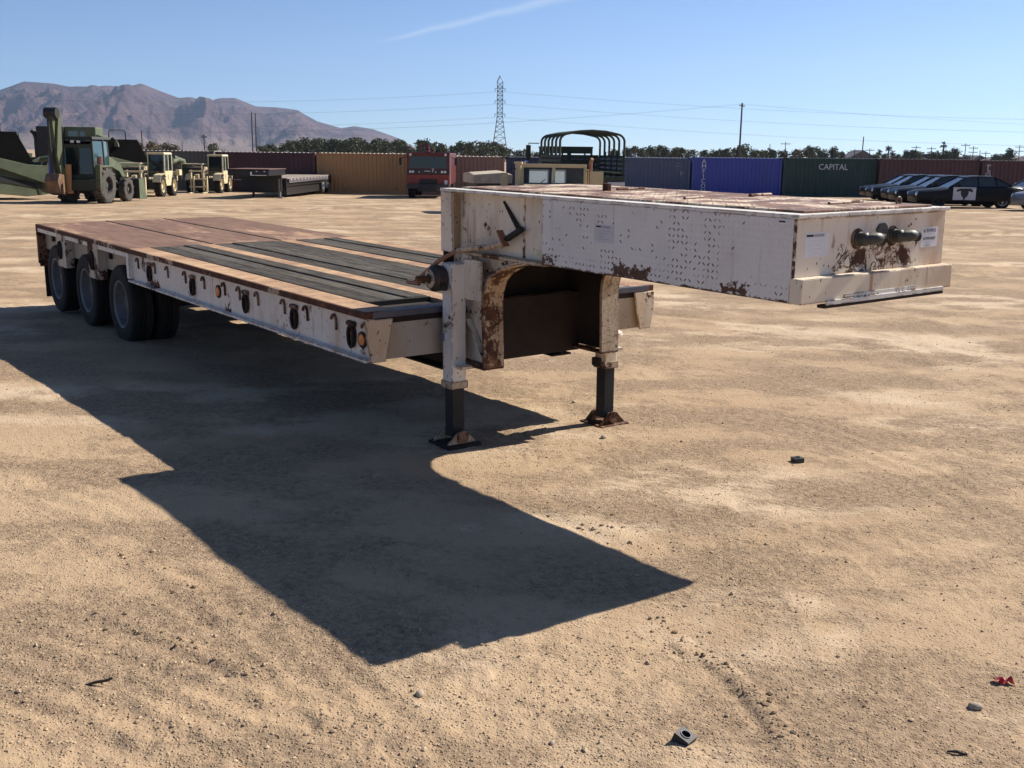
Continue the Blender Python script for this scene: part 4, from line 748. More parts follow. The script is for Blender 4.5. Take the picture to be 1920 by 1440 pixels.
box(r, 'cab', GREEN, -.1, 1.55, -1.7, .2, 2.5, 3.55, .08); box(r, 'cab_base', GREEND, -.1, 1.5, -1.7, .2, 1.55, 2.5); MB().box(.12, .62, -1.712, -1.70, 2.78, 3.32).box(.72, .98, -1.712, -1.70, 2.78, 3.32).build('cab_window', GLASSB, r)
MB().prism([(1.2, 2.5), (2.7, 2.5), (2.65, 2.75), (1.2, 3.3)], 'y', -1.6, 0).build('rear_deck', GREEN, r, .04); MB().tube([(1.5, -1.5, 2.75), (1.8, -1.5, 3.0), (2.1, -1.45, 2.78), (2.4, -1.5, 2.98), (2.6, -1.5, 2.78)], .06, 6).build('chain_bundle', BLK, r)
MB().tube([(-1.75, -1.0, 1.4), (-1.75, -1.0, 2.9), (-1.8, -1.05, 3.15), (-1.95, -1.1, 3.35)], .13, 8).build('exhaust_stack', BLK, r, smoothang=50)
for x0, x1, zt in ((-4.35, -3.95, 3.55), (-3.3, -2.95, 3.25)): MB().tube([(x0, 0, 1.9), (x0, 0, zt - .1), (x0 + .1, 0, zt), (x1 - .1, 0, zt), (x1, 0, zt - .1), (x1, 0, 1.9)], .03, 6).build('ladder_rail', BLK, r)
MB().box(-4.4, -1.2, -.6, .4, 1.5, 1.9).build('catwalk', GREEND, r)
# ------------------------------------------------------------------ cream rough terrain forklifts
def forklift(px, depth, label, rz=0.0):
    p = at(px, depth); r = thing('telehandler', label, 'forklift', p, rz, 'cream rough terrain forklifts')      # faces -y
    for x in (-.82, .82):
        for y in (-.95, 1.0): wheel(r, (x, y, .52), .53, .36, .30, M_RUB, CREAM, 1 if x > 0 else -1, 12)
    box(r, 'chassis', BLK, -.62, .62, -1.35, 1.6, .40, .85, .04); box(r, 'engine_cover', CREAMD, -.95, -.1, -.75, 1.5, .85, 1.20, .06); box(r, 'bonnet', CREAM, -.85, -.12, -.95, .2, 1.20, 1.32, .04); box(r, 'counterweight', CREAM, -.75, .95, 1.35, 1.75, .75, 1.25, .06)
    MB().beam((-.35, 1.3, 1.35), (-.35, -1.5, .95), .24, .26).build('boom', CREAMD, r, .02)
    fr = MB(); zb, zt = .85, 2.2
    for x, y in ((.08, -.52), (.94, -.52), (.08, .75), (.94, .75), (.94, .12)): fr.beam((x, y, zb), (x if x > .5 else x + .03, y * .92, zt - .05), .06)
    fr.build('cab_frame', CREAM, r); MB().prism([(.02, 2.14), (1.0, 2.14), (.95, 2.24), (.06, 2.24)], 'y', -.55, .76).build('cab_roof', CREAM, r, .03)
    MB().add([(.10, -.535, .98), (.92, -.535, .98), (.92, -.50, 2.12), (.11, -.50, 2.12)], [(0, 1, 2, 3)]).build('windscreen', GLASS, r)
    d = MB().prism([(-.42, .55), (.35, .55), (.66, 1.22), (.66, 1.30), (-.48, 1.30), (-.48, .75)], 'x', .96, .985).build('door', CREAM, r, .01)
    mm_ = Matrix(((0, 0, 1, .9865), (1, 0, 0, -.02), (0, 1, 0, .95), (0, 0, 0, 1))); text_part('lettering', 'K', .42, plain('stencil_grey', (.10, .10, .09), .7), d, mm_)
    MB().add([(.965, -.42, 1.34), (.965, .07, 1.34), (.955, .07, 2.08), (.955, -.40, 2.08)], [(0, 1, 2, 3)]).build('door_window', GLASSB, r); MB().add([(.965, .20, 1.34), (.965, .68, 1.34), (.955, .64, 2.08), (.955, .20, 2.08)], [(0, 1, 2, 3)]).build('side_window', GLASS, r)
    box(r, 'seat', M_RUSTB, .30, .75, -.1, .35, .95, 1.5); MB().tube([(.3, -.2, 1.2), (.5, -.3, 1.55), (.62, -.3, 1.75)], .06, 6).build('seat_cover', M_PAPER, r)
    for x in (-.82, .82): MB().strip([(-1.5, .75), (-1.3, 1.08), (-.8, 1.16), (-.45, 1.0)], x - .2, x + .2, .03, 'x').build('fender', CREAM, r)
    ms = MB(); 
    for x in (-.62, .10): ms.box(x, x + .08, -1.85, -1.72, .12, 1.35)
    for z in (.35, .8, 1.25): ms.box(-.70, .25, -1.84, -1.76, z, z + .08)
    ms.build('fork_carriage', CREAM, r, .01); box(r, 'carriage_guard', BLK, -.75, .28, -1.74, -1.60, .2, .85)
    MB().box(.30, .40, -1.95, -1.82, .04, 1.0).box(.30, .40, -2.9, -1.82, .04, .09).build('fork', CREAM, r); MB().box(-.45, -.35, -1.95, -1.82, .04, 1.0).box(-.45, -.35, -2.9, -1.82, .04, .09).build('fork', CREAM, r)
    box(r, 'radiator_box', BLK, -1.05, -.12, -1.0, 1.0, .5, 1.18); box(r, 'hydraulic_tank', CREAMD, -1.0, -.35, -.7, .9, 1.2, 1.5, .05); box(r, 'light_bar', BLK, -1.25, -.15, -1.16, -1.10, 1.30, 1.45)
    MB().box(-1.35, -.05, -1.2, -.2, 1.66, 1.71).build('canopy_plate', CREAM, r, .01); cpst = MB(); 
    for x in (-1.3, -.12): cpst.beam((x, -1.15, .8), (x, -1.15, 1.66), .05)
    cpst.build('canopy_post', CREAM, r); MB().tube([(1.0, -.5, 1.5), (1.12, -.62, 1.6), (1.12, -.62, 1.85)], .025, 6).build('mirror_arm', BLK, r); box(r, 'tail_box', CREAM, .98, 1.2, 1.2, 1.65, 1.05, 1.35)
    return r
forklift(283, 58.2, 'cream rough terrain forklift nearest the backhoe bucket, letter K on its door'); forklift(394, 66.6, 'cream rough terrain forklift beside the black trailer, letter K on its door')
# ------------------------------------------------------------------ black flatbed trailer in the yard
p = at(491, 59); r = thing('flatbed_trailer', 'black two axle gooseneck flatbed trailer with a row of small white side lamps', 'trailer', p, math.radians(-3.2))
BLKP = plain('black_trailer_paint', (.010, .010, .012), .45, 0, .3, 3); DKW = plain('deck_wood_grey', (.26, .21, .17), .9, 0, .3, 3)
box(r, 'gooseneck', BLKP, -.98, 1.15, -2.6, .6, 1.20, 1.50, .03); box(r, 'gooseneck_deck', plain('deck_rust_brown', (.14, .07, .05), .8), -1.02, 1.2, -2.65, .6, 1.50, 1.54); box(r, 'apron', BLKP, -1.1, 1.1, -.1, .1, .35, 1.21)
tb = box(r, 'tool_box', BLKP, .05, 1.13, -2.66, -2.61, 1.20, 1.44); MB().box(.22, 1.05, -2.69, -2.66, 1.21, 1.235).box(.22, .30, -2.69, -2.66, 1.235, 1.40).build('chrome_trim', CHROME, tb)
for x in (.5, .9): MB().box(x, x + .09, -2.69, -2.66, 1.40, 1.44).build('white_lamp', M_PAPER, tb)
box(r, 'coupler_bar', CHROME, -.75, -.35, -2.4, -2.36, .98, 1.0)
for x in (-.42, 1.0): MB().box(x - .05, x + .05, -.12, .0, .05, 1.0).box(x - .16, x + .16, -.2, .08, -.02, .05).build('landing_leg', BLKP if x < 0 else plain('grey_leg', (.2, .2, .2), .5), r)
box(r, 'deck', DKW, -1.25, 1.25, .6, 11.6, .98, 1.03); box(r, 'deck_frame', BLKP, -1.2, 1.2, .6, 11.4, .60, .98); box(r, 'front_bulkhead', BLKP, -1.2, 1.2, .55, .62, .3, .98)
rl = box(r, 'side_rail', plain('rail_purple_grey', (.10, .085, .10), .5), 1.25, 1.30, .8, 10.2, .80, .98); box(r, 'rail_trim', CHROME, 1.25, 1.315, .8, 10.2, .775, .80)
for k in range(12): MB().lathe([(0, .03), (.035, .025), (.048, 0)], (1.30, 1.2 + k * .78, .93), 'x', 8).build('side_lamp', M_PAPER, rl)
box(r, 'under_deck_shade', BLKP, .9, 1.1, 1.0, 8.6, .12, .62)  # black sheet in place of the shade under the deck
for y in (9.2, 10.35):
    for x in (-.98, .98): wheel(r, (x, y, .50), .51, .5, .29, M_RUB, SILV, 1 if x > 0 else -1)
box(r, 'tail', BLKP, -1.2, 1.2, 11.4, 12.3, .55, .98); box(r, 'tail_lamp_bar', SILV, .9, 1.4, 11.9, 12.2, .72, .92)
# ------------------------------------------------------------------ red fire truck facing the yard
p = at(803, 62.4); r = thing('fire_truck', 'red airport fire truck facing the yard between tan and brown containers, marked 7', 'fire truck', p, 0)
RED = plain('fire_red', (.095, .011, .011), .45, 0, .2, 3); REDL = plain('fire_red_panel', (.22, .028, .018), .5, 0, .15, 3); GREYB = plain('grey_band', (.035, .030, .032), .6)
box(r, 'body', RED, -1.2, 1.2, .0, 6.8, .75, 2.52, .06); box(r, 'grey_band', GREYB, -1.19, 1.19, -.03, .0, 1.34, 1.62); box(r, 'lower_front', REDL, -1.18, 1.18, -.05, .02, .72, 1.33, .03)
MB().add([(-1.06, -.012, 1.68), (1.06, -.012, 1.68), (1.02, .0 - .004, 2.32), (-1.02, -.004, 2.32)], [(0, 1, 2, 3)]).build('windscreen', GLASS, r); box(r, 'roof_visor', RED, -1.22, 1.22, -.10, .3, 2.45, 2.55)
box(r, 'bumper', GREYB, -1.18, 1.18, -.32, .0, .55, .80); box(r, 'grille', BLK, -.5, .5, -.06, -.04, .80, 1.1); box(r, 'front_winch', BLK, -.55, .45, -.40, -.30, .40, .72)
for x in (-1.0, -.85, .78, .95): MB().lathe([(0, -.05), (.06, -.045), (.075, 0)], (x, -.03, 1.48), 'y', 10).build('head_lamp', M_PAPER, r)
for x in (-.5, .42): MB().lathe([(0, -.05), (.04, -.045), (.05, 0)], (x, -.03, 1.47), 'y', 8).build('turn_lamp', SILV, r)
for x in (-.98, .98): MB().lathe([(0, -.05), (.06, -.045), (.075, 0)], (x, -.10, 2.42), 'y', 10).build('roof_lamp', M_PAPER, r)
text_part('lettering', '7', .30, M_PAPER, r, Matrix(((1, 0, 0, .26), (0, 0, -1, -.034), (0, 1, 0, 1.54), (0, 0, 0, 1)))); box(r, 'maker_plate', SILV, -.2, .12, -.035, -.03, 1.49, 1.54); box(r, 'hose_bumper_tags', M_PAPER, .92, 1.08, -.06, -.05, .78, 1.02)
for x in (-1.55, 1.55): MB().box(x - .07, x + .07, -.05, .02, 1.85, 2.25).beam((x, 0, 2.2), (x * .78, .05, 2.3), .03).build('mirror', BLK, r)
MB().lathe([(.28, 0), (.26, .08), (.12, .12), (.0, .12)], (-.1, 1.0, 2.52), 'z', 12).cyl((-.1, 1.0, 2.6), (-.1, 1.0, 2.85), .1, None, 10).cyl((-.1, 1.3, 2.86), (-.1, .3, 2.92), .09, .13, 10).tube([(.1, .9, 2.55), (.22, .85, 2.7), (.1, .8, 2.78)], .04, 6).build('water_cannon', RED, r, smoothang=40)
MB().cyl((-.48, .6, 2.5), (-.48, .6, 3.0), .035, None, 6).lathe([(.06, 0), (.06, .12), (0, .14)], (-.48, .6, 2.9), 'z', 8).build('beacon', RED, r); MB().cyl((1.25, -.1, .75), (1.25, -.1, 2.35), .025, None, 6).build('hand_rail', SILV, r)
for x in (-1.0, 1.0):
    for y in (1.0, 5.2): wheel(r, (x, y, .56), .58, .38, .3, M_RUB, RED, 1 if x > 0 else -1)
# ------------------------------------------------------------------ tan utility truck (flat windscreen) seen over the gooseneck
p = at(1036, 34.2); r = thing('utility_truck', 'tan military utility truck with flat split windscreen facing the gooseneck', 'military truck', p, 0)
TAN = plain('desert_tan', (.50, .40, .24), .65, 0, .12, 3); TAND = plain('desert_tan_dark', (.40, .32, .20), .7, 0, .15, 3)  # second tan is a darker tone for roof, mirror and rims
MB().prism([(-2.15, .75), (-2.1, 1.05), (-.35, 1.22), (.3, 1.22), (2.3, 1.22), (2.3, .6), (-2.1, .6)], 'x', -1.04, 1.04).build('body', TAN, r, .03); MB().prism([(-2.14, .98), (-.2, 1.20), (-.2, 1.34), (-2.1, 1.18)], 'x', -.92, .92).build('bonnet', TAN, r, .02)
VINYL = Mat('vinyl_window', .5); tr_ = VINYL.n('ShaderNodeBsdfTranslucent'); tr_.inputs[0].default_value = (.62, .68, .72, 1); mxs = VINYL.n('ShaderNodeMixShader'); mxs.inputs[0].default_value = .75; VINYL.color((.6, .65, .68)); VINYL.t.links.new(VINYL.b.outputs[0], mxs.inputs[1]); VINYL.t.links.new(tr_.outputs[0], mxs.inputs[2]); VINYL.t.links.new(mxs.outputs[0], VINYL.t.nodes['Material Output'].inputs['Surface']); VINYL = VINYL.m
for x0, x1 in ((-.72, -.06), (.02, .5)): MB().box(x0 - .01, x1 + .01, 2.23, 2.24, 1.29, 1.75).build('rear_window', VINYL, r)
fr = MB().box(-1.0, 1.0, -.06, .02, 1.82, 1.93)
for x in (-1.0, -.03, .93): fr.beam((x + .035, -.12, 1.2), (x + .035, -.02, 1.86), .09, .08)
fr.build('windscreen_frame', TAN, r, .01)
for x0, x1 in ((-.93, -.02), (.05, .93)): MB().add([(x0, -.09, 1.24), (x1, -.09, 1.24), (x1, -.02, 1.83), (x0, -.02, 1.83)], [(0, 1, 2, 3)]).build('windscreen_pane', GLASSC, r)
rb = MB().box(-1.0, 1.0, 2.2, 2.28, 1.2, 1.30).box(-1.0, 1.0, 2.2, 2.28, 1.74, 1.86).box(-1.0, -.72, 2.2, 2.28, 1.30, 1.74).box(.5, 1.0, 2.2, 2.28, 1.30, 1.74).box(-.06, .02, 2.2, 2.28, 1.30, 1.74); rb.build('cab_rear_curtain', plain('dark_canvas', (.03, .034, .04), .8), r)
MB().box(-1.02, 1.02, -.02, 2.3, 1.86, 1.91).build('soft_roof', TAND, r, .02); MB().box(-1.03, -1.0, .0, 2.2, 1.2, 1.86).build('side_curtain', plain('dark_canvas_side', (.03, .034, .04), .8), r)
dr = MB().box(1.03, 1.06, -.35, .62, 1.10, 1.20).box(1.03, 1.06, -.35, -.27, 1.2, 1.75).box(1.03, 1.06, .54, .62, 1.2, 1.75).box(1.03, 1.06, -.35, .62, 1.70, 1.78); dr.build('open_door_frame', TAN, r, .01); MB().box(1.1, 1.5, -.42, -.36, 1.05, 1.72).box(1.17, 1.42, -.44, -.34, 1.12, 1.64).build('opened_door', TAN, r)
MB().cyl((1.16, .4, 1.2), (1.16, .4, 1.98), .055, None, 8).cyl((1.16, .4, 1.98), (1.20, .3, 2.10), .06, .05, 8).build('exhaust_stack', M_RUSTRED, r); MB().cyl((-1.08, -.1, 1.15), (-1.08, -.1, 1.92), .10, None, 10).cyl((-1.08, -.1, 1.92), (-1.08, -.1, 1.99), .14, None, 10).build('air_snorkel', TAN, r, smoothang=40)
box(r, 'mirror', TAND, -1.62, -1.40, -.35, -.28, 1.28, 1.66); MB().tube([(-1.0, -.1, 1.2), (-1.3, -.25, 1.25), (-1.5, -.3, 1.3)], .02, 6).tube([(-1.0, -.05, 1.8), (-1.3, -.22, 1.75), (-1.45, -.3, 1.62)], .02, 6).build('mirror_arm', BLK, r)
for a, b in (((-.5, -.13, 1.25), (-.25, -.12, 1.48)), ((.28, -.13, 1.25), (.55, -.12, 1.50))): MB().beam(a, b, .02).build('wiper', BLK, r)
for x in (-.6, .3): MB().cyl((x, -.4, 1.2), (x, -.4, 1.34), .025, None, 8).build('bonnet_latch', TAN, r)
for x in (-.9, .9):
    for y in (-1.45, 1.75): wheel(r, (x, y, .46), .47, .32, .22, M_RUB, TAND, 1 if x > 0 else -1)
# ------------------------------------------------------------------ green cargo truck with bare canvas hoops, its tail to the yard
p = at(1108, 40.5); r = thing('cargo_truck', 'dark green cargo truck with bare canvas hoops and slatted rack sides', 'military truck', p, math.radians(9.5)); r.rotation_euler.z = math.radians(8)
box(r, 'bed_floor', GREEND, -1.2, 1.2, .0, 4.3, 1.15, 1.30, .02)
for s in (-1, 1):
    for k in range(6): MB().box(s * 1.2 - .02, s * 1.2 + .02, .02, 4.25, 1.34 + k * .165, 1.34 + k * .165 + .10).build('rack_slat', GREEND, r)
    for y in (.1, 1.1, 2.1, 3.1, 4.1): MB().box(s * 1.17 - .03, s * 1.17 + .03, y - .03, y + .03, 1.2, 2.4).build('rack_post', GREEND, r)
for k in range(5): MB().box(-1.15, 1.15, 4.26, 4.30, 1.36 + k * .19, 1.36 + k * .19 + .15).build('front_slat', GREEND, r)
box(r, 'tailgate', GREEND, -1.2, 1.2, -.06, 0.0, .95, 1.5); box(r, 'rear_lamp_plate', SILV, .55, 1.2, -.14, -.08, 1.16, 1.32); box(r, 'bench', GREEN, .75, 1.15, .1, 4.2, 1.60, 1.66)
for y in (.08, .9, 1.72, 2.54, 3.36, 4.2):
    pts = [(-1.19, y, 2.2), (-1.19, y, 2.75)] + [(-1.19 + .32 * (1 - math.cos(t)), y, 2.75 + .27 * math.sin(t)) for t in np.linspace(.2, 1.4, 5)] + [(-.5, y, 3.10), (0, y, 3.13), (.5, y, 3.10)] + [(1.19 - .32 * (1 - math.cos(t)), y, 2.75 + .27 * math.sin(t)) for t in np.linspace(1.4, .2, 5)] + [(1.19, y, 2.75), (1.19, y, 2.2)]
    MB().tube(pts, .045, 6).build('canvas_hoop', GREEND, r, smoothang=50)
cb_ = MB().box(-.98, .98, 4.62, 4.68, 1.3, 2.02).box(-.98, .98, 4.62, 4.68, 2.32, 2.52).box(-.98, -.9, 4.62, 4.68, 2.02, 2.32).box(.9, .98, 4.62, 4.68, 2.02, 2.32).box(-.06, .1, 4.62, 4.68, 2.02, 2.32); cb_.build('cab_back', GREEND, r)
fr = MB().box(-.98, .98, 6.0, 6.06, 1.3, 1.95).box(-.98, .98, 6.0, 6.06, 2.38, 2.52).box(-.98, -.92, 6.0, 6.06, 1.95, 2.38).box(.92, .98, 6.0, 6.06, 1.95, 2.38).box(-.03, .03, 6.0, 6.06, 1.95, 2.38); fr.build('windscreen_frame', GREEND, r)
box(r, 'cab_roof', GREEND, -1.0, 1.0, 4.6, 6.1, 2.52, 2.60, .03); box(r, 'bonnet', GREEND, -.75, .75, 6.06, 7.9, 1.2, 1.95, .06)
for s in (-1, 1): box(r, 'cab_door', GREEND, s * .98 - .03, s * .98 + .03, 4.65, 6.0, 1.2, 2.15)
box(r, 'mirror', GREEND, -1.55, -1.35, 5.9, 5.95, 2.05, 2.65); MB().tube([(-1.0, 5.9, 2.72), (-1.45, 5.92, 2.72), (-1.45, 5.92, 2.6)], .02, 6).build('mirror_arm', GREEND, r); MB().lathe([(0, -.03), (.07, -.02), (.08, 0)], (-1.55, 5.9, 1.95), 'y', 8).build('convex_mirror', CHROME, r)
box(r, 'chassis', BLK, -.5, .5, .2, 7.8, .75, 1.1)
for x in (-.95, .95):
    for y in (1.0, 2.4, 6.9): wheel(r, (x, y, .56), .57, .36 if y > 5 else .5, .28, M_RUB, GREEND, 1 if x > 0 else -1)
# ------------------------------------------------------------------ tan tarp covered cargo trailer
p = at(930, 44); r = thing('cargo_trailer', 'small cargo trailer under a pale tan tarpaulin beside the utility truck', 'trailer', p, math.radians(12))
box(r, 'body', plain('drab_dark', (.05, .048, .036), .7), -.75, .55, .0, 2.2, .75, 1.18); MB().loft([[(-.95, y, 1.16), (.62, y, 1.16), (.62, y, 1.52 + d), (.2, y, 1.60 + d), (-.95, y, 1.52 + d)] for y, d in ((-.15, -.02), (1.0, .06), (2.3, 0))]).build('tarpaulin', plain('tan_canvas', (.44, .37, .28), .85, 0, .18, 4), r, .03)
for x in (-.85, .68): wheel(r, (x, 1.2, .42), .43, .24, .2, M_RUB, BLK, 1 if x > 0 else -1)
box(r, 'axle_beam', BLK, -.7, .6, 1.1, 1.3, .36, .75); box(r, 'draw_bar', BLK, -.1, .1, -1.2, .1, .6, .72); MB().cyl((0, -1.1, -.01), (0, -1.1, .66), .05).build('jack_leg', BLK, r)
# ------------------------------------------------------------------ sedans
CARP = Mat('black_car_paint', .38, 0, .22); CARP.color((.006, .006, .008)); CARP = CARP.m
M = Mat('dusty_car_glass', .15, 0, .7); M.color(M.mix(M.noise(2, 4), (.02, .025, .03), (.06, .065, .07))); CGLASS = M.m
# stations along the car (nose at -x): x, lower z, belt z, half width
ST = [(-2.45, .38, .62, .55), (-2.38, .26, .70, .74), (-2.1, .22, .78, .84), (-1.5, .20, .84, .90), (-.85, .20, .93, .92), (.3, .20, .97, .93), (1.3, .20, .99, .92), (1.75, .22, 1.01, .90), (2.2, .28, .98, .84), (2.42, .36, .90, .74), (2.48, .46, .80, .62)]
def sedan(px, depth, label, paint, rz=0.0, group='parked sedans', emblem=False, big=1.0, flip=False):
    p = at(px, depth); r = thing('sedan_car', label, 'car', p, rz, group)
    secs = []
    for x, zl, zb, hw in ST: secs.append([(x, -hw * .9, zl), (x, -hw, zl + .14), (x, -hw, (zl + zb) / 2), (x, -hw * .97, zb - .06), (x, -hw * .86, zb), (x, 0, zb + .03), (x, hw * .86, zb), (x, hw * .97, zb - .06), (x, hw, (zl + zb) / 2), (x, hw, zl + .14), (x, hw * .9, zl)])
    MB().loft(secs).build('body', paint, r, smoothang=40)
    def rf(x, z, w): return [(x, -w, z), (x, w, z)]
    base = [(-1.02, .91, .80), (1.95, 1.0, .78)]; top = [(-.15, 1.40, .60), (.35, 1.46, .62), (.95, 1.44, .60)]
    MB().loft([[(x, -w, z), (x, -w * .7, z + .02), (x, w * .7, z + .02), (x, w, z), (x, w, z - .035), (x, -w, z - .035)] for x, z, w in ((-.22, 1.39, .60), (.05, 1.435, .62), (.45, 1.455, .62), (.95, 1.43, .60), (1.05, 1.405, .58))]).build('roof', paint, r, smoothang=40)
    MB().add([(-1.05, -.76, .90), (-1.05, .76, .90), (-.22, .585, 1.37), (-.22, -.585, 1.37)], [(0, 1, 2, 3)]).build('windscreen', CGLASS, r); MB().add([(1.85, -.74, 1.0), (1.85, .74, 1.0), (1.05, .57, 1.39), (1.05, -.57, 1.39)], [(3, 2, 1, 0)]).build('rear_window', CGLASS, r)
    for s in (-1, 1):
        for xs in (((-.93, .94), (.28, .98), (.28, 1.42), (-.2, 1.36)), ((.36, .98), (1.15, 1.0), (1.02, 1.40), (.36, 1.42)), ((1.22, 1.0), (1.72, 1.01), (1.12, 1.37))):
            MB().add([(x, s * (.80 - (z - .95) * .46), z) for x, z in xs], [tuple(range(len(xs)))]).build('side_window', CGLASS, r)
        for a, b in (((-1.02, .92), (-.22, 1.38)), ((.32, .97), (.32, 1.43)), ((1.18, 1.0), (1.07, 1.40)), ((1.85, 1.0), (1.05, 1.405))): MB().beam((a[0], s * (.80 - (a[1] - .95) * .46), a[1]), (b[0], s * (.80 - (b[1] - .95) * .46), b[1]), .07, .03, (0, s, 0)).build('pillar', paint, r)
        MB().loft([[(-.72, s * .90, .96), (-.72, s * 1.06, .96), (-.72, s * 1.06, 1.10), (-.72, s * .90, 1.06)], [(-.60, s * .90, .97), (-.58, s * 1.05, .97), (-.58, s * 1.05, 1.09), (-.60, s * .90, 1.06)]]).build('mirror', paint, r)
        MB().box(2.30, 2.44, s * .55 - .12, s * .55 + .2 * s * .6 + .12, .70, .92).build('tail_lamp', plain('red_lens', (.45, .03, .02), .3), r); MB().lathe([(0, -.09), (.09, -.06), (.13, 0)], (-2.36, s * .58, .62), 'x', 12).build('head_lamp', CHROME, r)
        MB().box(-1.3, 1.4, s * .915 - .012, s * .915 + .012, .55, .57).build('side_trim', BLK, r)
        for x in (-1.48, 1.42): 
            e = wheel(r, (x, s * .80, .32), .33, .22, .19, M_RUB, SILV if x > 0 else BLK, 1); e.rotation_euler = (0, 0, 0 if s < 0 else math.pi)
            MB().lathe([(.37, -.001), (.37, .02)], (x, s * .915, .34), 'y', 20).build('wheel_arch', BLK, r)
    if emblem:
        d = MB().box(-.86, .16, -.957, -.945, .38, .95).build('white_door', plain('door_white', (.55, .56, .60), .4, 0, .05), r)
        em = [(-.46, .80), (-.40, .86), (-.25, .90), (.10, .90), (.25, .86), (.30, .78), (.26, .73), (.18, .76), (.10, .79), (.10, .66), (.05, .55), (-.04, .47), (-.05, .39), (-.13, .39), (-.13, .47), (-.21, .56), (-.25, .66), (-.25, .79), (-.34, .77), (-.41, .74)]
        MB().prism([(a - .27, b) for a, b in em], 'y', -.9605, -.9575).build('emblem', plain('emblem_black', (.012, .012, .014), .5), d); MB().box(-.13, .09, -.9605, -.9575, .885, .905).build('emblem_bar', BLK, d)
    if flip: r.rotation_euler.z += math.pi
    return r
g1 = 'black police sedans parked side by side'
sedan(1806, 51.5, 'black sedan with a white front door and black emblem, first of its row', CARP, math.radians(-2), g1, True)
sedan(1764, 54.6, 'black sedan parked close behind the one with the white door', CARP, math.radians(-3), g1); sedan(1745, 57.6, 'black sedan third back from the white door sedan, in the middle of its row', CARP, math.radians(-2), g1)
sedan(1712, 60.6, 'black sedan fourth back from the white door sedan', CARP, math.radians(-3), g1); sedan(1696, 63.6, 'black sedan last of its row, closest to the green container', CARP, math.radians(-2), g1)
g2 = 'silver sedans at the right of the yard'
DULLS = plain('dull_silver', (.20, .21, .235), .4, .3, .08, 4)
sedan(2006, 48.5, 'silver sedan with only its front end in view beside the open dirt', DULLS, math.radians(6), g2); sedan(1943, 57.5, 'grey silver sedan behind the tail of the white door sedan', DULLS, math.radians(4), g2)
# ------------------------------------------------------------------ trees beyond the containers
def leaf_mat(name, a, b):
    M = Mat(name, .8, 0, .2); oi = M.n('ShaderNodeObjectInfo'); c = M.mix(M.step(M.noise(1.4, 4), .3, .7), a, b); c = M.mix(M.math('MULTIPLY', oi.outputs['Random'], .45), c, (.075, .07, .045)); M.color(c)
    M.b.inputs['Transmission Weight'].default_value = 0; return M.m
LEAF = [leaf_mat('foliage_dark', (.045, .058, .030), (.115, .13, .065)), leaf_mat('foliage_olive', (.060, .064, .034), (.12, .115, .062)), leaf_mat('foliage_dry', (.085, .070, .045), (.15, .12, .075))]
BARK = plain('bark', (.075, .055, .040), .9, 0, .3, 4)
def tree_meshes(h, rx, seed, nl=900, lobes=7, ls=.24, flat=.75, base=.25):
    rg = np.random.default_rng(seed); tb = MB()
    tb.tube([(0, 0, -.3), (.05 * h * rg.normal() * .3, 0, h * .25), (.08 * h * rg.normal() * .3, .03, h * .6)], [.035 * h, .026 * h, .012 * h], 7)
    L = []
    for k in range(lobes):
        a = rg.uniform(0, 6.28); rr_ = rx * math.sqrt(rg.uniform(0, 1)) * .62; zc = h * rg.uniform(base + .18, .82); c = Vector((rr_ * math.cos(a), rr_ * math.sin(a), zc)); rad = rx * rg.uniform(.34, .58); L.append((c, rad))
        tb.tube([(0, 0, h * .22), c * .55 + Vector((0, 0, h * .12)), c], [.018 * h, .012 * h, .004 * h], 5)
    L.append((Vector((0, 0, h * .80)), rx * .45)); vs, fs = [], []
    for k in range(nl):
        c, rad = L[rg.integers(len(L))]; d = rg.normal(size=3); d /= np.linalg.norm(d); q_ = rad * rg.uniform(.55, 1.08) * (1 if rg.uniform() < .8 else .6); P = np.array(c) + d * q_ * np.array([1, 1, flat])
        if P[2] < h * base * .6: continue
        n_ = d + rg.normal(size=3) * .8; n_ /= np.linalg.norm(n_); a = np.cross(n_, [0, 0, 1.0] if abs(n_[2]) < .9 else [1.0, 0, 0]); a /= np.linalg.norm(a); b = np.cross(n_, a); s = ls * rg.uniform(.6, 1.4); o = len(vs)
        vs += [tuple(P + a * s), tuple(P + b * s * .7), tuple(P - a * s), tuple(P - b * s * .7)]; fs += [(o, o + 1, o + 2, o + 3)]
    cm = bpy.data.meshes.new('crown'); cm.from_pydata(vs, [], fs); cm.update(); t = tb.build('trunk', BARK); tm = t.data; bpy.data.objects.remove(t); return tm, cm
VAR = {}
def tree(px, depth, top, label, kind, lm, group=None, name='tree', wide=1.0):
    """a tree whose top shows at photo row top"""
    p = at(px, depth); d = pix_ray(px, top); zt = CAM_H + d.z / d.y * depth; h = zt - p.z
    k = (kind, lm)
    if k not in VAR:
        a = dict(round=dict(h=6.5, rx=2.9, nl=1100, lobes=9), tall=dict(h=7.5, rx=2.0, nl=900, lobes=7, flat=1.1), bushy=dict(h=5.5, rx=3.2, nl=1100, lobes=11, base=.08), small=dict(h=4.5, rx=1.9, nl=600, lobes=6, base=.1))
        VAR[k] = []
        for q_ in range(3): tm, cm = tree_meshes(seed=hash((kind, q_)) % 9999 if 0 else len(VAR) * 31 + q_ * 7 + 3, **a[kind]); cm.materials.append(LEAF[lm]); VAR[k].append((tm, cm, a[kind]['h']))
    tm, cm, h0 = VAR[k][random.randrange(3)]; s = h / (h0 * .97)
    r = thing(name, label, 'tree', p - Vector((0, 0, .1)), random.uniform(0, 6.28), group); r.scale = (s * wide, s * wide, s)
    for n_, me in (('trunk', tm), ('crown', cm)): o = bpy.data.objects.new(n_, me); COL.objects.link(o); o.parent = r
    return r
g = 'dense dark windbreak trees behind the maroon and tan containers'
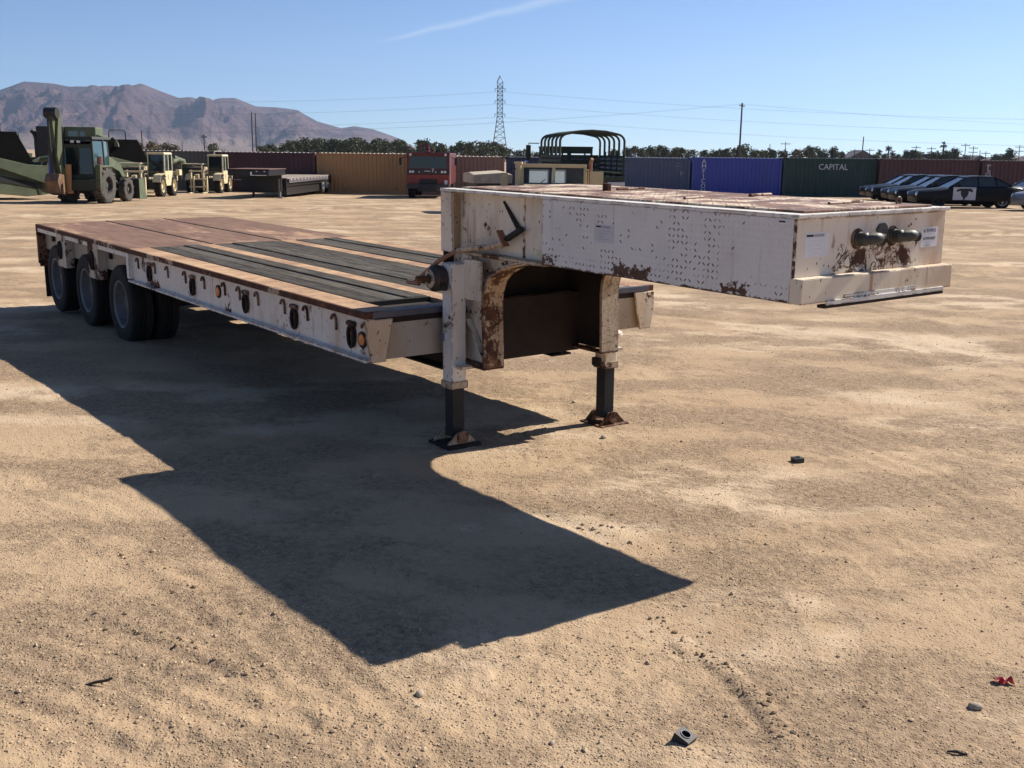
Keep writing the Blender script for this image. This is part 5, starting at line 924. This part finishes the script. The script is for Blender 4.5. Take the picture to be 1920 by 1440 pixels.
TOPS = [(518, 266), (540, 261), (560, 262), (580, 258), (600, 256), (622, 258), (640, 260), (655, 257), (672, 261), (690, 262), (710, 259), (728, 262), (745, 260)]
for x, y in TOPS:
    for k in range(2): tree(x + random.uniform(-6, 6) + 10 * k, 300 + random.uniform(-10, 25) + 14 * k, y + random.uniform(-2, 3), '%s green windbreak tree behind the %s container' % (('dark', 'deep')[k], 'maroon' if x < 600 else 'tan orange'), random.choice(('round', 'bushy')), 0, g, 'windbreak_tree', .75)
g = 'mixed trees behind the fire truck'
for x, y, lm in ((768, 269, 0), (786, 262, 1), (800, 257, 0), (818, 264, 1), (832, 268, 0), (850, 271, 0), (866, 262, 0), (880, 264, 0), (893, 262, 1), (905, 271, 1), (915, 261, 0), (930, 264, 0), (942, 272, 0)): tree(x, 285 + random.uniform(-15, 25), y, '%s tree %s' % (('dark leafed', 'dusty olive')[lm], 'just above the fire truck roof' if x < 845 else 'between the fire truck and the steel tower'), 'round' if lm == 0 else 'bushy', lm, g, 'roadside_tree', .85)
for x, y in ((955, 276), (968, 282), (985, 279), (1002, 283), (1016, 284)): tree(x, 330, y, 'low dusty tree between steel tower and hoop truck', 'bushy', 1, 'low trees beside the tower', 'roadside_tree')
g = 'trees behind the blue containers'
for x, y, lm, kd in ((1150, 277, 0, 'round'), (1176, 274, 0, 'round'), (1190, 273, 0, 'bushy'), (1205, 274, 0, 'round'), (1220, 271, 0, 'round'), (1236, 270, 0, 'round'), (1250, 275, 0, 'round'), (1264, 273, 1, 'round'), (1278, 275, 0, 'round'), (1300, 279, 1, 'bushy'), (1318, 279, 0, 'round'), (1335, 278, 0, 'round'), (1350, 277, 0, 'round'), (1364, 275, 0, 'round'), (1392, 276, 0, 'bushy'), (1412, 277, 0, 'round'), (1430, 279, 0, 'round'), (1442, 276, 0, 'round')): tree(x, 290 + random.uniform(-10, 20), y, '%s tree behind the %s container' % (('dark rounded', 'dusty olive')[lm], 'slate blue' if x < 1293 else 'bright blue'), kd, lm, g, 'roadside_tree', .85)
tree(1388, 262, 268, 'tall dark tree standing beside the leaning utility pole', 'tall', 0, None, 'roadside_tree', 1.2)
tree(1467, 300, 279, 'small dark tree left of the dry pale shrub tree', 'round', 0, None, 'roadside_tree'); tree(1492, 300, 279, 'pale dry leaved tree behind the green container', 'bushy', 2, None, 'roadside_tree'); tree(1517, 290, 271, 'large round dark tree behind the green container', 'round', 0, None, 'roadside_tree', 1.0)
tree(1543, 300, 277, 'dark tree paired with a taller one left of the barn', 'round', 0, None, 'roadside_tree', .8); tree(1562, 300, 271, 'taller dark tree of the pair left of the barn', 'tall', 0, None, 'roadside_tree', 1.1); tree(1576, 305, 280, 'thin small tree just left of the barn', 'tall', 1, None, 'roadside_tree', .8)
tree(1640, 310, 287, 'low bush at the right end of the barn', 'small', 0, None, 'roadside_tree'); tree(1682, 310, 287, 'low dark tree left of the twin dark trees', 'small', 0, None, 'roadside_tree'); tree(1697, 300, 278, 'left one of twin dark trees over the maroon container', 'tall', 0, None, 'roadside_tree', 1.1); tree(1714, 300, 279, 'right one of twin dark trees over the maroon container', 'round', 0, None, 'roadside_tree')
tree(1752, 300, 281, 'dark tree left of the big clump beside the palm', 'round', 0, None, 'roadside_tree', .9); tree(1770, 300, 279, 'dark tree in the middle of the clump under the palm', 'round', 0, None, 'roadside_tree', 1.1); tree(1785, 300, 273, 'tallest dark tree of the clump beside the palm', 'tall', 0, None, 'roadside_tree', 1.2)
tree(1810, 330, 288, 'low far tree right of the palm clump', 'bushy', 1, None, 'roadside_tree'); tree(1862, 330, 288, 'low flat topped tree left of the layered pine', 'bushy', 0, None, 'roadside_tree', .9); tree(1875, 330, 288, 'low tree touching the layered pine', 'bushy', 0, None, 'roadside_tree', .9); tree(1889, 285, 274, 'layered dark pine at the right end of the treeline', 'tall', 0, None, 'pine_tree', 1.1)
for x, y in ((262, 266), (285, 264), (312, 267), (328, 270)): tree(x, 210 if x < 300 else 230, y, 'dry brownish desert tree behind the grey tan container', 'bushy', 2, 'dry desert trees behind the grey tan container', 'desert_tree', .8)
tree(403, 200, 266, 'olive desert tree over the joint of grey and maroon containers', 'bushy', 1, None, 'desert_tree', .8); tree(497, 290, 270, 'small round tree beside the twin poles', 'round', 0, None, 'desert_tree')
def palm(px, depth, top, label):
    p = at(px, depth); d = pix_ray(px, top); h = CAM_H + d.z / d.y * depth - p.z; r = thing('palm_tree', label, 'palm', p, 0, 'far palm trees')
    MB().tube([(0, 0, -.3), (.1, 0, h * .5), (0, 0, h - .9)], [.28, .22, .2], 7).build('trunk', BARK, r); vs, fs = [], []
    for k in range(34):
        a = random.uniform(0, 6.28); e = random.uniform(-.9, 1.2); L = random.uniform(1.0, 1.5); c = Vector((0, 0, h - .9)); dr = Vector((math.cos(a) * math.cos(e), math.sin(a) * math.cos(e), math.sin(e))); sd = dr.cross(Vector((0, 0, 1))).normalized() * .2; m = c + dr * L * .6 + Vector((0, 0, .05)); t = c + dr * L - Vector((0, 0, .25)); o = len(vs); vs += [c, m + sd, t, m - sd]; fs.append((o, o + 1, o + 2, o + 3))
    MB().add(vs, fs).build('crown', LEAF[0], r); return r
for x, y, l in ((1590, 284, 'small palm between trees and the barn'), (1646, 280, 'small palm just right of the barn'), (1663, 273, 'palm beside the dead snag right of the barn'), (1671, 282, 'short palm right of the dead snag'), (1765, 266, 'tall thin palm rising above the dark tree clump')): palm(x, 330, y, l)
p = at(1656, 320); r = thing('tree_snag', 'ragged leaning tree snag beside the palms', 'tree', p); h = 5.2; MB().tube([(0, 0, -.2), (.2, 0, 2.5), (-.2, 0, 4.0)], [.2, .16, .1], 6).build('trunk', BARK, r); tm, cm = tree_meshes(5.4, 1.5, 71, 260, 4, .26, 1.0, .45); cm.materials.append(LEAF[0]); o = bpy.data.objects.new('crown', cm); COL.objects.link(o); o.parent = r
# ------------------------------------------------------------------ far buildings
def shed(px0, px1, depth, top, label, wall, roofc, name='shed', eave=.75, win=0):
    a, b = at(px0, depth), at(px1, depth); d = pix_ray((px0 + px1) / 2, top); zt = CAM_H + d.z / d.y * depth; c = (a + b) / 2; h = zt - c.z; w = (b - a).length; r = thing(name, label, 'building', (c.x, c.y, c.z - .1), 0)
    MB().prism([(-w / 2, 0), (w / 2, 0), (w / 2, h * eave), (0, h - .25), (-w / 2, h * eave)], 'y', 0, 9).build('wall', plain('far_wall', wall, .8, 0, .15, .5), r)
    rf = MB(); 
    for s in (-1, 1): rf.add([(s * (w / 2 + .4), -.3, h * eave - .1), (0, -.3, h - .15), (0, 9.3, h - .15), (s * (w / 2 + .4), 9.3, h * eave - .1), (s * (w / 2 + .4), -.3, h * eave + .1), (0, -.3, h + .05), (0, 9.3, h + .05), (s * (w / 2 + .4), 9.3, h * eave + .1)], [(0, 1, 2, 3), (4, 7, 6, 5), (0, 4, 5, 1), (1, 5, 6, 2), (2, 6, 7, 3), (3, 7, 4, 0)])
    rf.build('roof', plain('far_roof', roofc, .7, 0, .15, .5), r); 
    for k in range(win): MB().box(-w / 2 + w * (k + .35) / win, -w / 2 + w * (k + .65) / win, -.03, .02, h * .3, h * .55).build('window', GLASS, r)
    MB().box(-.6, .6, -.04, .02, .1, 2.2).build('door', plain('far_door', tuple(x * .6 for x in wall), .7), r); return r
shed(1593, 1639, 310, 281, 'purple grey barn with a shallow pitched roof behind the green container', (.11, .10, .105), (.13, .12, .13), 'barn', .62, 3)
shed(1660, 1700, 330, 291.5, 'long low grey roofed house right of the barn', (.17, .15, .14), (.17, .16, .17), 'house', .7, 4); shed(1704, 1745, 335, 293, 'low house with a pale roof edge under the twin trees', (.26, .24, .22), (.30, .29, .29), 'house', .7, 3); shed(1724, 1752, 345, 288, 'dark flat shed left of the palm clump', (.035, .035, .035), (.03, .03, .032), 'shed', .9, 0)
shed(1790, 1822, 340, 293, 'tan low house behind the maroon container', (.30, .24, .19), (.22, .19, .17), 'house', .7, 3); shed(1822, 1850, 350, 291, 'small dark roofed house between far poles', (.18, .16, .15), (.10, .10, .10), 'house', .7, 2); shed(1850, 1880, 345, 294, 'pale long house left of the layered pine', (.30, .27, .24), (.24, .22, .21), 'house', .75, 3); shed(1896, 1945, 340, 291.5, 'white walled house at the end of the treeline', (.5, .5, .5), (.3, .3, .31), 'house', .75, 3); shed(1438, 1452, 320, 286, 'small grey house roof among trees behind the blue container', (.2, .18, .16), (.22, .2, .18), 'house', .7, 1)
# ------------------------------------------------------------------ power lines
STEEL = plain('galvanised_steel', (.14, .15, .165), .6, .3, .1, 1); WOODP = plain('pole_wood', (.075, .055, .042), .9, 0, .25, 2); WIRE = plain('wire', (.2, .2, .22), .6, .3)
p = at(936.5, 560); r = thing('transmission_tower', 'tall steel lattice power tower rising behind the yard', 'tower', p); d = pix_ray(937, 142); H = CAM_H + d.z / d.y * 560 - p.z
def hw(z): t = z / H; return 4.6 + (1.35 - 4.6) * min(1, t / .52) ** .85 if t < .52 else (1.35 if t < .93 else max(.05, 1.35 * (1 - (t - .93) / .07)))
Z = [0, .1, .19, .27, .34, .40, .46, .52, .57, .62, .67, .72, .77, .82, .87, .93, 1.0]; Z = [z * H for z in Z]
for sx in (-1, 1):
    for sy in (-1, 1):
        lg = MB()
        for a, b in zip(Z[:-1], Z[1:]): lg.beam((sx * hw(a), sy * hw(a), a - (.5 if a == 0 else 0)), (sx * hw(b), sy * hw(b), b), .30)
        lg.build('leg', STEEL, r)
for i_, (a, b) in enumerate(zip(Z[:-2], Z[1:-1])):
    for f_ in range(4):
        def pt(s, z): q_ = hw(z); return ((s * q_, -q_, z), (s * q_, q_, z), (-q_, s * q_, z), (q_, s * q_, z))[f_]
        MB().beam(pt(-1, a), pt(1, b), .14).build('brace', STEEL, r); MB().beam(pt(1, a), pt(-1, b), .14).build('brace', STEEL, r)
        if i_: MB().beam(pt(-1, a), pt(1, a), .14).build('strut', STEEL, r)
ARM = [H * .545, H * .70, H * .845]
for z in ARM: MB().beam((-2.6, 0, z + .3), (2.6, 0, z + .3), .22).build('cross_arm', STEEL, r); MB().cyl((-2.5, 0, z + .3), (-2.5, 0, z - 1.2), .14, None, 6).build('insulator', STEEL, r); MB().cyl((2.5, 0, z + .3), (2.5, 0, z - 1.2), .14, None, 6).build('insulator', STEEL, r)
TWR = p
def wire(label, pts, sag, rad=.05):
    P = []
    for a, b in zip(pts[:-1], pts[1:]):
        a, b = Vector(a), Vector(b); n = 26
        for k in range(n + (b == Vector(pts[-1]))): t = k / n; P.append(a.lerp(b, t) - Vector((0, 0, sag * 4 * t * (1 - t))))
    o = MB().tube(P, rad, 5, False).build('power_line', WIRE); return tag(o, label, 'power line', 'high voltage lines')
LV = ('upper', 'middle', 'lower')
for k, z in enumerate(ARM):
    for s, nm in ((-2.5, 'left'), (2.5, 'right')):
        a = TWR + Vector((s, 0, z - 1.2)); lft = TWR + Vector((-330 + s, 40, z - 2.5)); rgt = TWR + Vector((420 + s, -30, z - 11)); r2 = rgt + Vector((430, -40, 4)); l2 = lft + Vector((-320, 30, -2))
        wire('%s high voltage wires strung from the steel tower' % LV[2 - k], [l2, lft, a, rgt, r2], 5.5, .022)
for dx, dy, lab in ((-330, 40, 'steel lattice tower standing out past the windbreak trees'), (420, -30, 'steel lattice tower far along the line')): pass
def pole(px, depth, top, label, arms=1, group=None, r0=.17, lean=0.0, aw=1.2, az_=0.0):
    p = at(px, depth); d = pix_ray(px, top); h = CAM_H + d.z / d.y * depth - p.z; r = thing('utility_pole', label, 'pole', p - Vector((0, 0, .3)), az_, group); MB().tube([(0, 0, 0), (lean * h, 0, h + .3)], [r0, r0 * .7], 8).build('pole_shaft', WOODP, r)
    for k in range(arms):
        z = h - .25 - k * 1.1; MB().box(lean * z - aw, lean * z + aw, -.06, .06, z - .06, z + .08).build('cross_arm', WOODP, r)
        for x in (-aw * .9, -aw * .35, aw * .35, aw * .9): MB().cyl((lean * z + x, 0, z + .06), (lean * z + x, 0, z + .30), .045, None, 6).build('insulator', STEEL, r)
    return r, p, h
r, p, h = pole(1384, 205, 193, 'lone wooden utility pole behind the blue container', 1, None, .20, .012, 1.0, .9)
for s in (-.8, .8): wire('thin service wires sagging from the lone wooden pole', [p + Vector((-190, 60, h - 4)), p + Vector((.15 + s * .6, s * .6, h - .2)), p + Vector((190, -20, h - 2.0))], 3.5, .010)
pole(1613, 215, 256, 'slim bare pole in front of the barn', 0, None, .14, .015); pole(475, 230, 211, 'left one of twin tall poles before the mountains', 0, None, .16); pole(482, 230, 212, 'right one of twin tall poles before the mountains', 0, None, .16)
pole(269, 180, 245, 'short bare pole over the grey tan container', 0, None, .13); pole(385, 190, 251, 'small pole with a street lamp arm over the grey tan container', 1, None, .12, 0, .5); pole(343, 320, 266, 'tiny far pole between the desert trees', 0, None, .12)
for x, y, a, l in ((1470, 266, 1, 'pole left of the large round tree'), (1441, 270, 0, 'thin pole behind the small grey house'), (1600, 279, 1, 'thin pole rising behind the barn roof left end'), (1628, 278, 1, 'thin pole rising behind the barn roof right end'), (1714, 273, 2, 'pole with crossarm over the twin dark trees'), (1743, 275, 2, 'pole with crossarm left of the palm clump'), (1806, 269, 1, 'tall pole right of the palm clump'), (1821, 274, 2, 'double crossarm pole behind the small dark roofed house'), (1834, 282, 0, 'short thin pole right of the double crossarm pole'), (1845, 284, 1, 'short pole left of the low flat topped tree'), (1907, 272, 2, 'double crossarm pole past the layered pine')): pole(x, 300, y, l, a, 'far wooden poles over the town', .13, 0, 1.4, .3)
# ------------------------------------------------------------------ litter on the dirt
STEELD = plain('dull_dark_plastic', (.03, .03, .032), .6, 0, .2, 30)
def hblock(px, py, s, rz, tilt, label):
    x, y = gpt(px, py); r = thing('plastic_block', label, 'block', (x, y, gsurf(x, y) - .004), rz); r.rotation_euler = (tilt, 0, rz); mb = MB(); n = 16; h = s * .55
    sq = [(s / 2 * max(-1, min(1, 1.42 * math.cos(a))), s / 2 * max(-1, min(1, 1.42 * math.sin(a)))) for a in np.linspace(0, 2 * math.pi, n + 1)[:-1]]; ci = [(s * .27 * math.cos(a), s * .27 * math.sin(a)) for a in np.linspace(0, 2 * math.pi, n + 1)[:-1]]
    vs = [(a, b, 0) for a, b in sq] + [(a, b, h) for a, b in sq] + [(a, b, h) for a, b in ci] + [(a, b, h * .15) for a, b in ci]; fs = []
    for k in range(n):
        m = (k + 1) % n
        for l in range(3): fs.append((l * n + k, l * n + m, (l + 1) * n + m, (l + 1) * n + k))
    mb.add(vs, fs + [tuple(range(n - 1, -1, -1))]).build('block_body', STEELD, r, .0); MB().lathe([(s * .27, 0), (s * .31, 0), (s * .31, .003), (s * .27, .003)], (0, 0, h), 'z', 16).build('rim_ring', plain('worn_edge_grey', (.10, .10, .105), .5), r); return r
hblock(1495, 866, .062, .3, .0, 'small grey black square block with a round hole, far out on the dirt'); hblock(1280, 1390, .058, .9, .35, 'small black square block with a round hole, tilted in the dirt')
def stone(px, py, s, label, mat=None, sq=.7):
    x, y = gpt(px, py); bm = bmesh.new(); bmesh.ops.create_icosphere(bm, subdivisions=3, radius=s)
    for v in bm.verts: n_ = 1 + .45 * float(fbm(np.array([v.co.x / s * .9 + px]), np.array([v.co.y / s * .9 + v.co.z / s * 1.3]), 1.0, 3, 12)[0]); v.co = Vector((v.co.x * n_ * 1.2, v.co.y * n_ * .85, v.co.z * n_ * sq))
    me = bpy.data.meshes.new('stone'); bm.to_mesh(me); bm.free(); me.materials.append(mat or STONE); me.polygons.foreach_set('use_smooth', [True] * len(me.polygons)); o = bpy.data.objects.new('stone', me); COL.objects.link(o); o.location = (x, y, gsurf(x, y) + s * .3); o.rotation_euler = (0, 0, px); return tag(o, label, 'stone')
STONE = plain('pale_stone', (.42, .34, .25), .85, 0, .2, 60, .002)
stone(787, 1303, .018, 'pale flat stone on open dirt just beyond the tip of the shadow'); stone(1828, 1325, .021, 'pale rounded stone close to the red scrap'); stone(1076, 757, .02, 'pale stone on the dirt behind the right landing leg'); stone(1132, 821, .022, 'small tan stone in front of the right landing leg'); stone(1035, 1392, .010, 'tiny white chip of stone on the dirt left of the tilted block'); stone(1140, 1096, .009, 'tiny pale chip of stone off the point of the shadow')
x, y = gpt(1882, 1277); vs = []; n = 7
for a in range(n):
    for b in range(4): vs.append((-.035 + .07 * a / (n - 1), -.016 + .032 * b / 3 + random.uniform(-.004, .004), .006 + .008 * math.sin(a * 1.9 + b) + random.uniform(0, .004)))
o = MB().add(vs, [(a * 4 + b, a * 4 + b + 1, (a + 1) * 4 + b + 1, (a + 1) * 4 + b) for a in range(n - 1) for b in range(3)]).build('plastic_scrap', plain('red_plastic', (.42, .03, .03), .35, 0, .2, 40)); o.location = (x, y, gsurf(x, y) + .003); sm = o.modifiers.new('th', 'SOLIDIFY'); sm.thickness = .0015; tag(o, 'crumpled scrap of red plastic on the dirt', 'litter')
x, y = gpt(185, 1285); o = MB().tube([(-.05, -.004, .004), (-.01, .002, .014), (.03, .0, .022), (.05, .004, .030)], [.003, .006, .006, .004], 7).build('stick', BARK, smoothang=60); o.location = (x, y, gsurf(x, y)); tag(o, 'short dark stick lying across the wheel track', 'stick')
x, y = gpt(1795, 1413); o = MB().tube([(-.03, .01, .004), (-.005, 0, .010), (.012, -.004, .006), (.03, -.008, .004)], [.003, .006, .005, .002], 7).build('stick', BARK, smoothang=60); o.location = (x, y, gsurf(x, y)); tag(o, 'short dark twig below the pale rounded stone', 'stick')
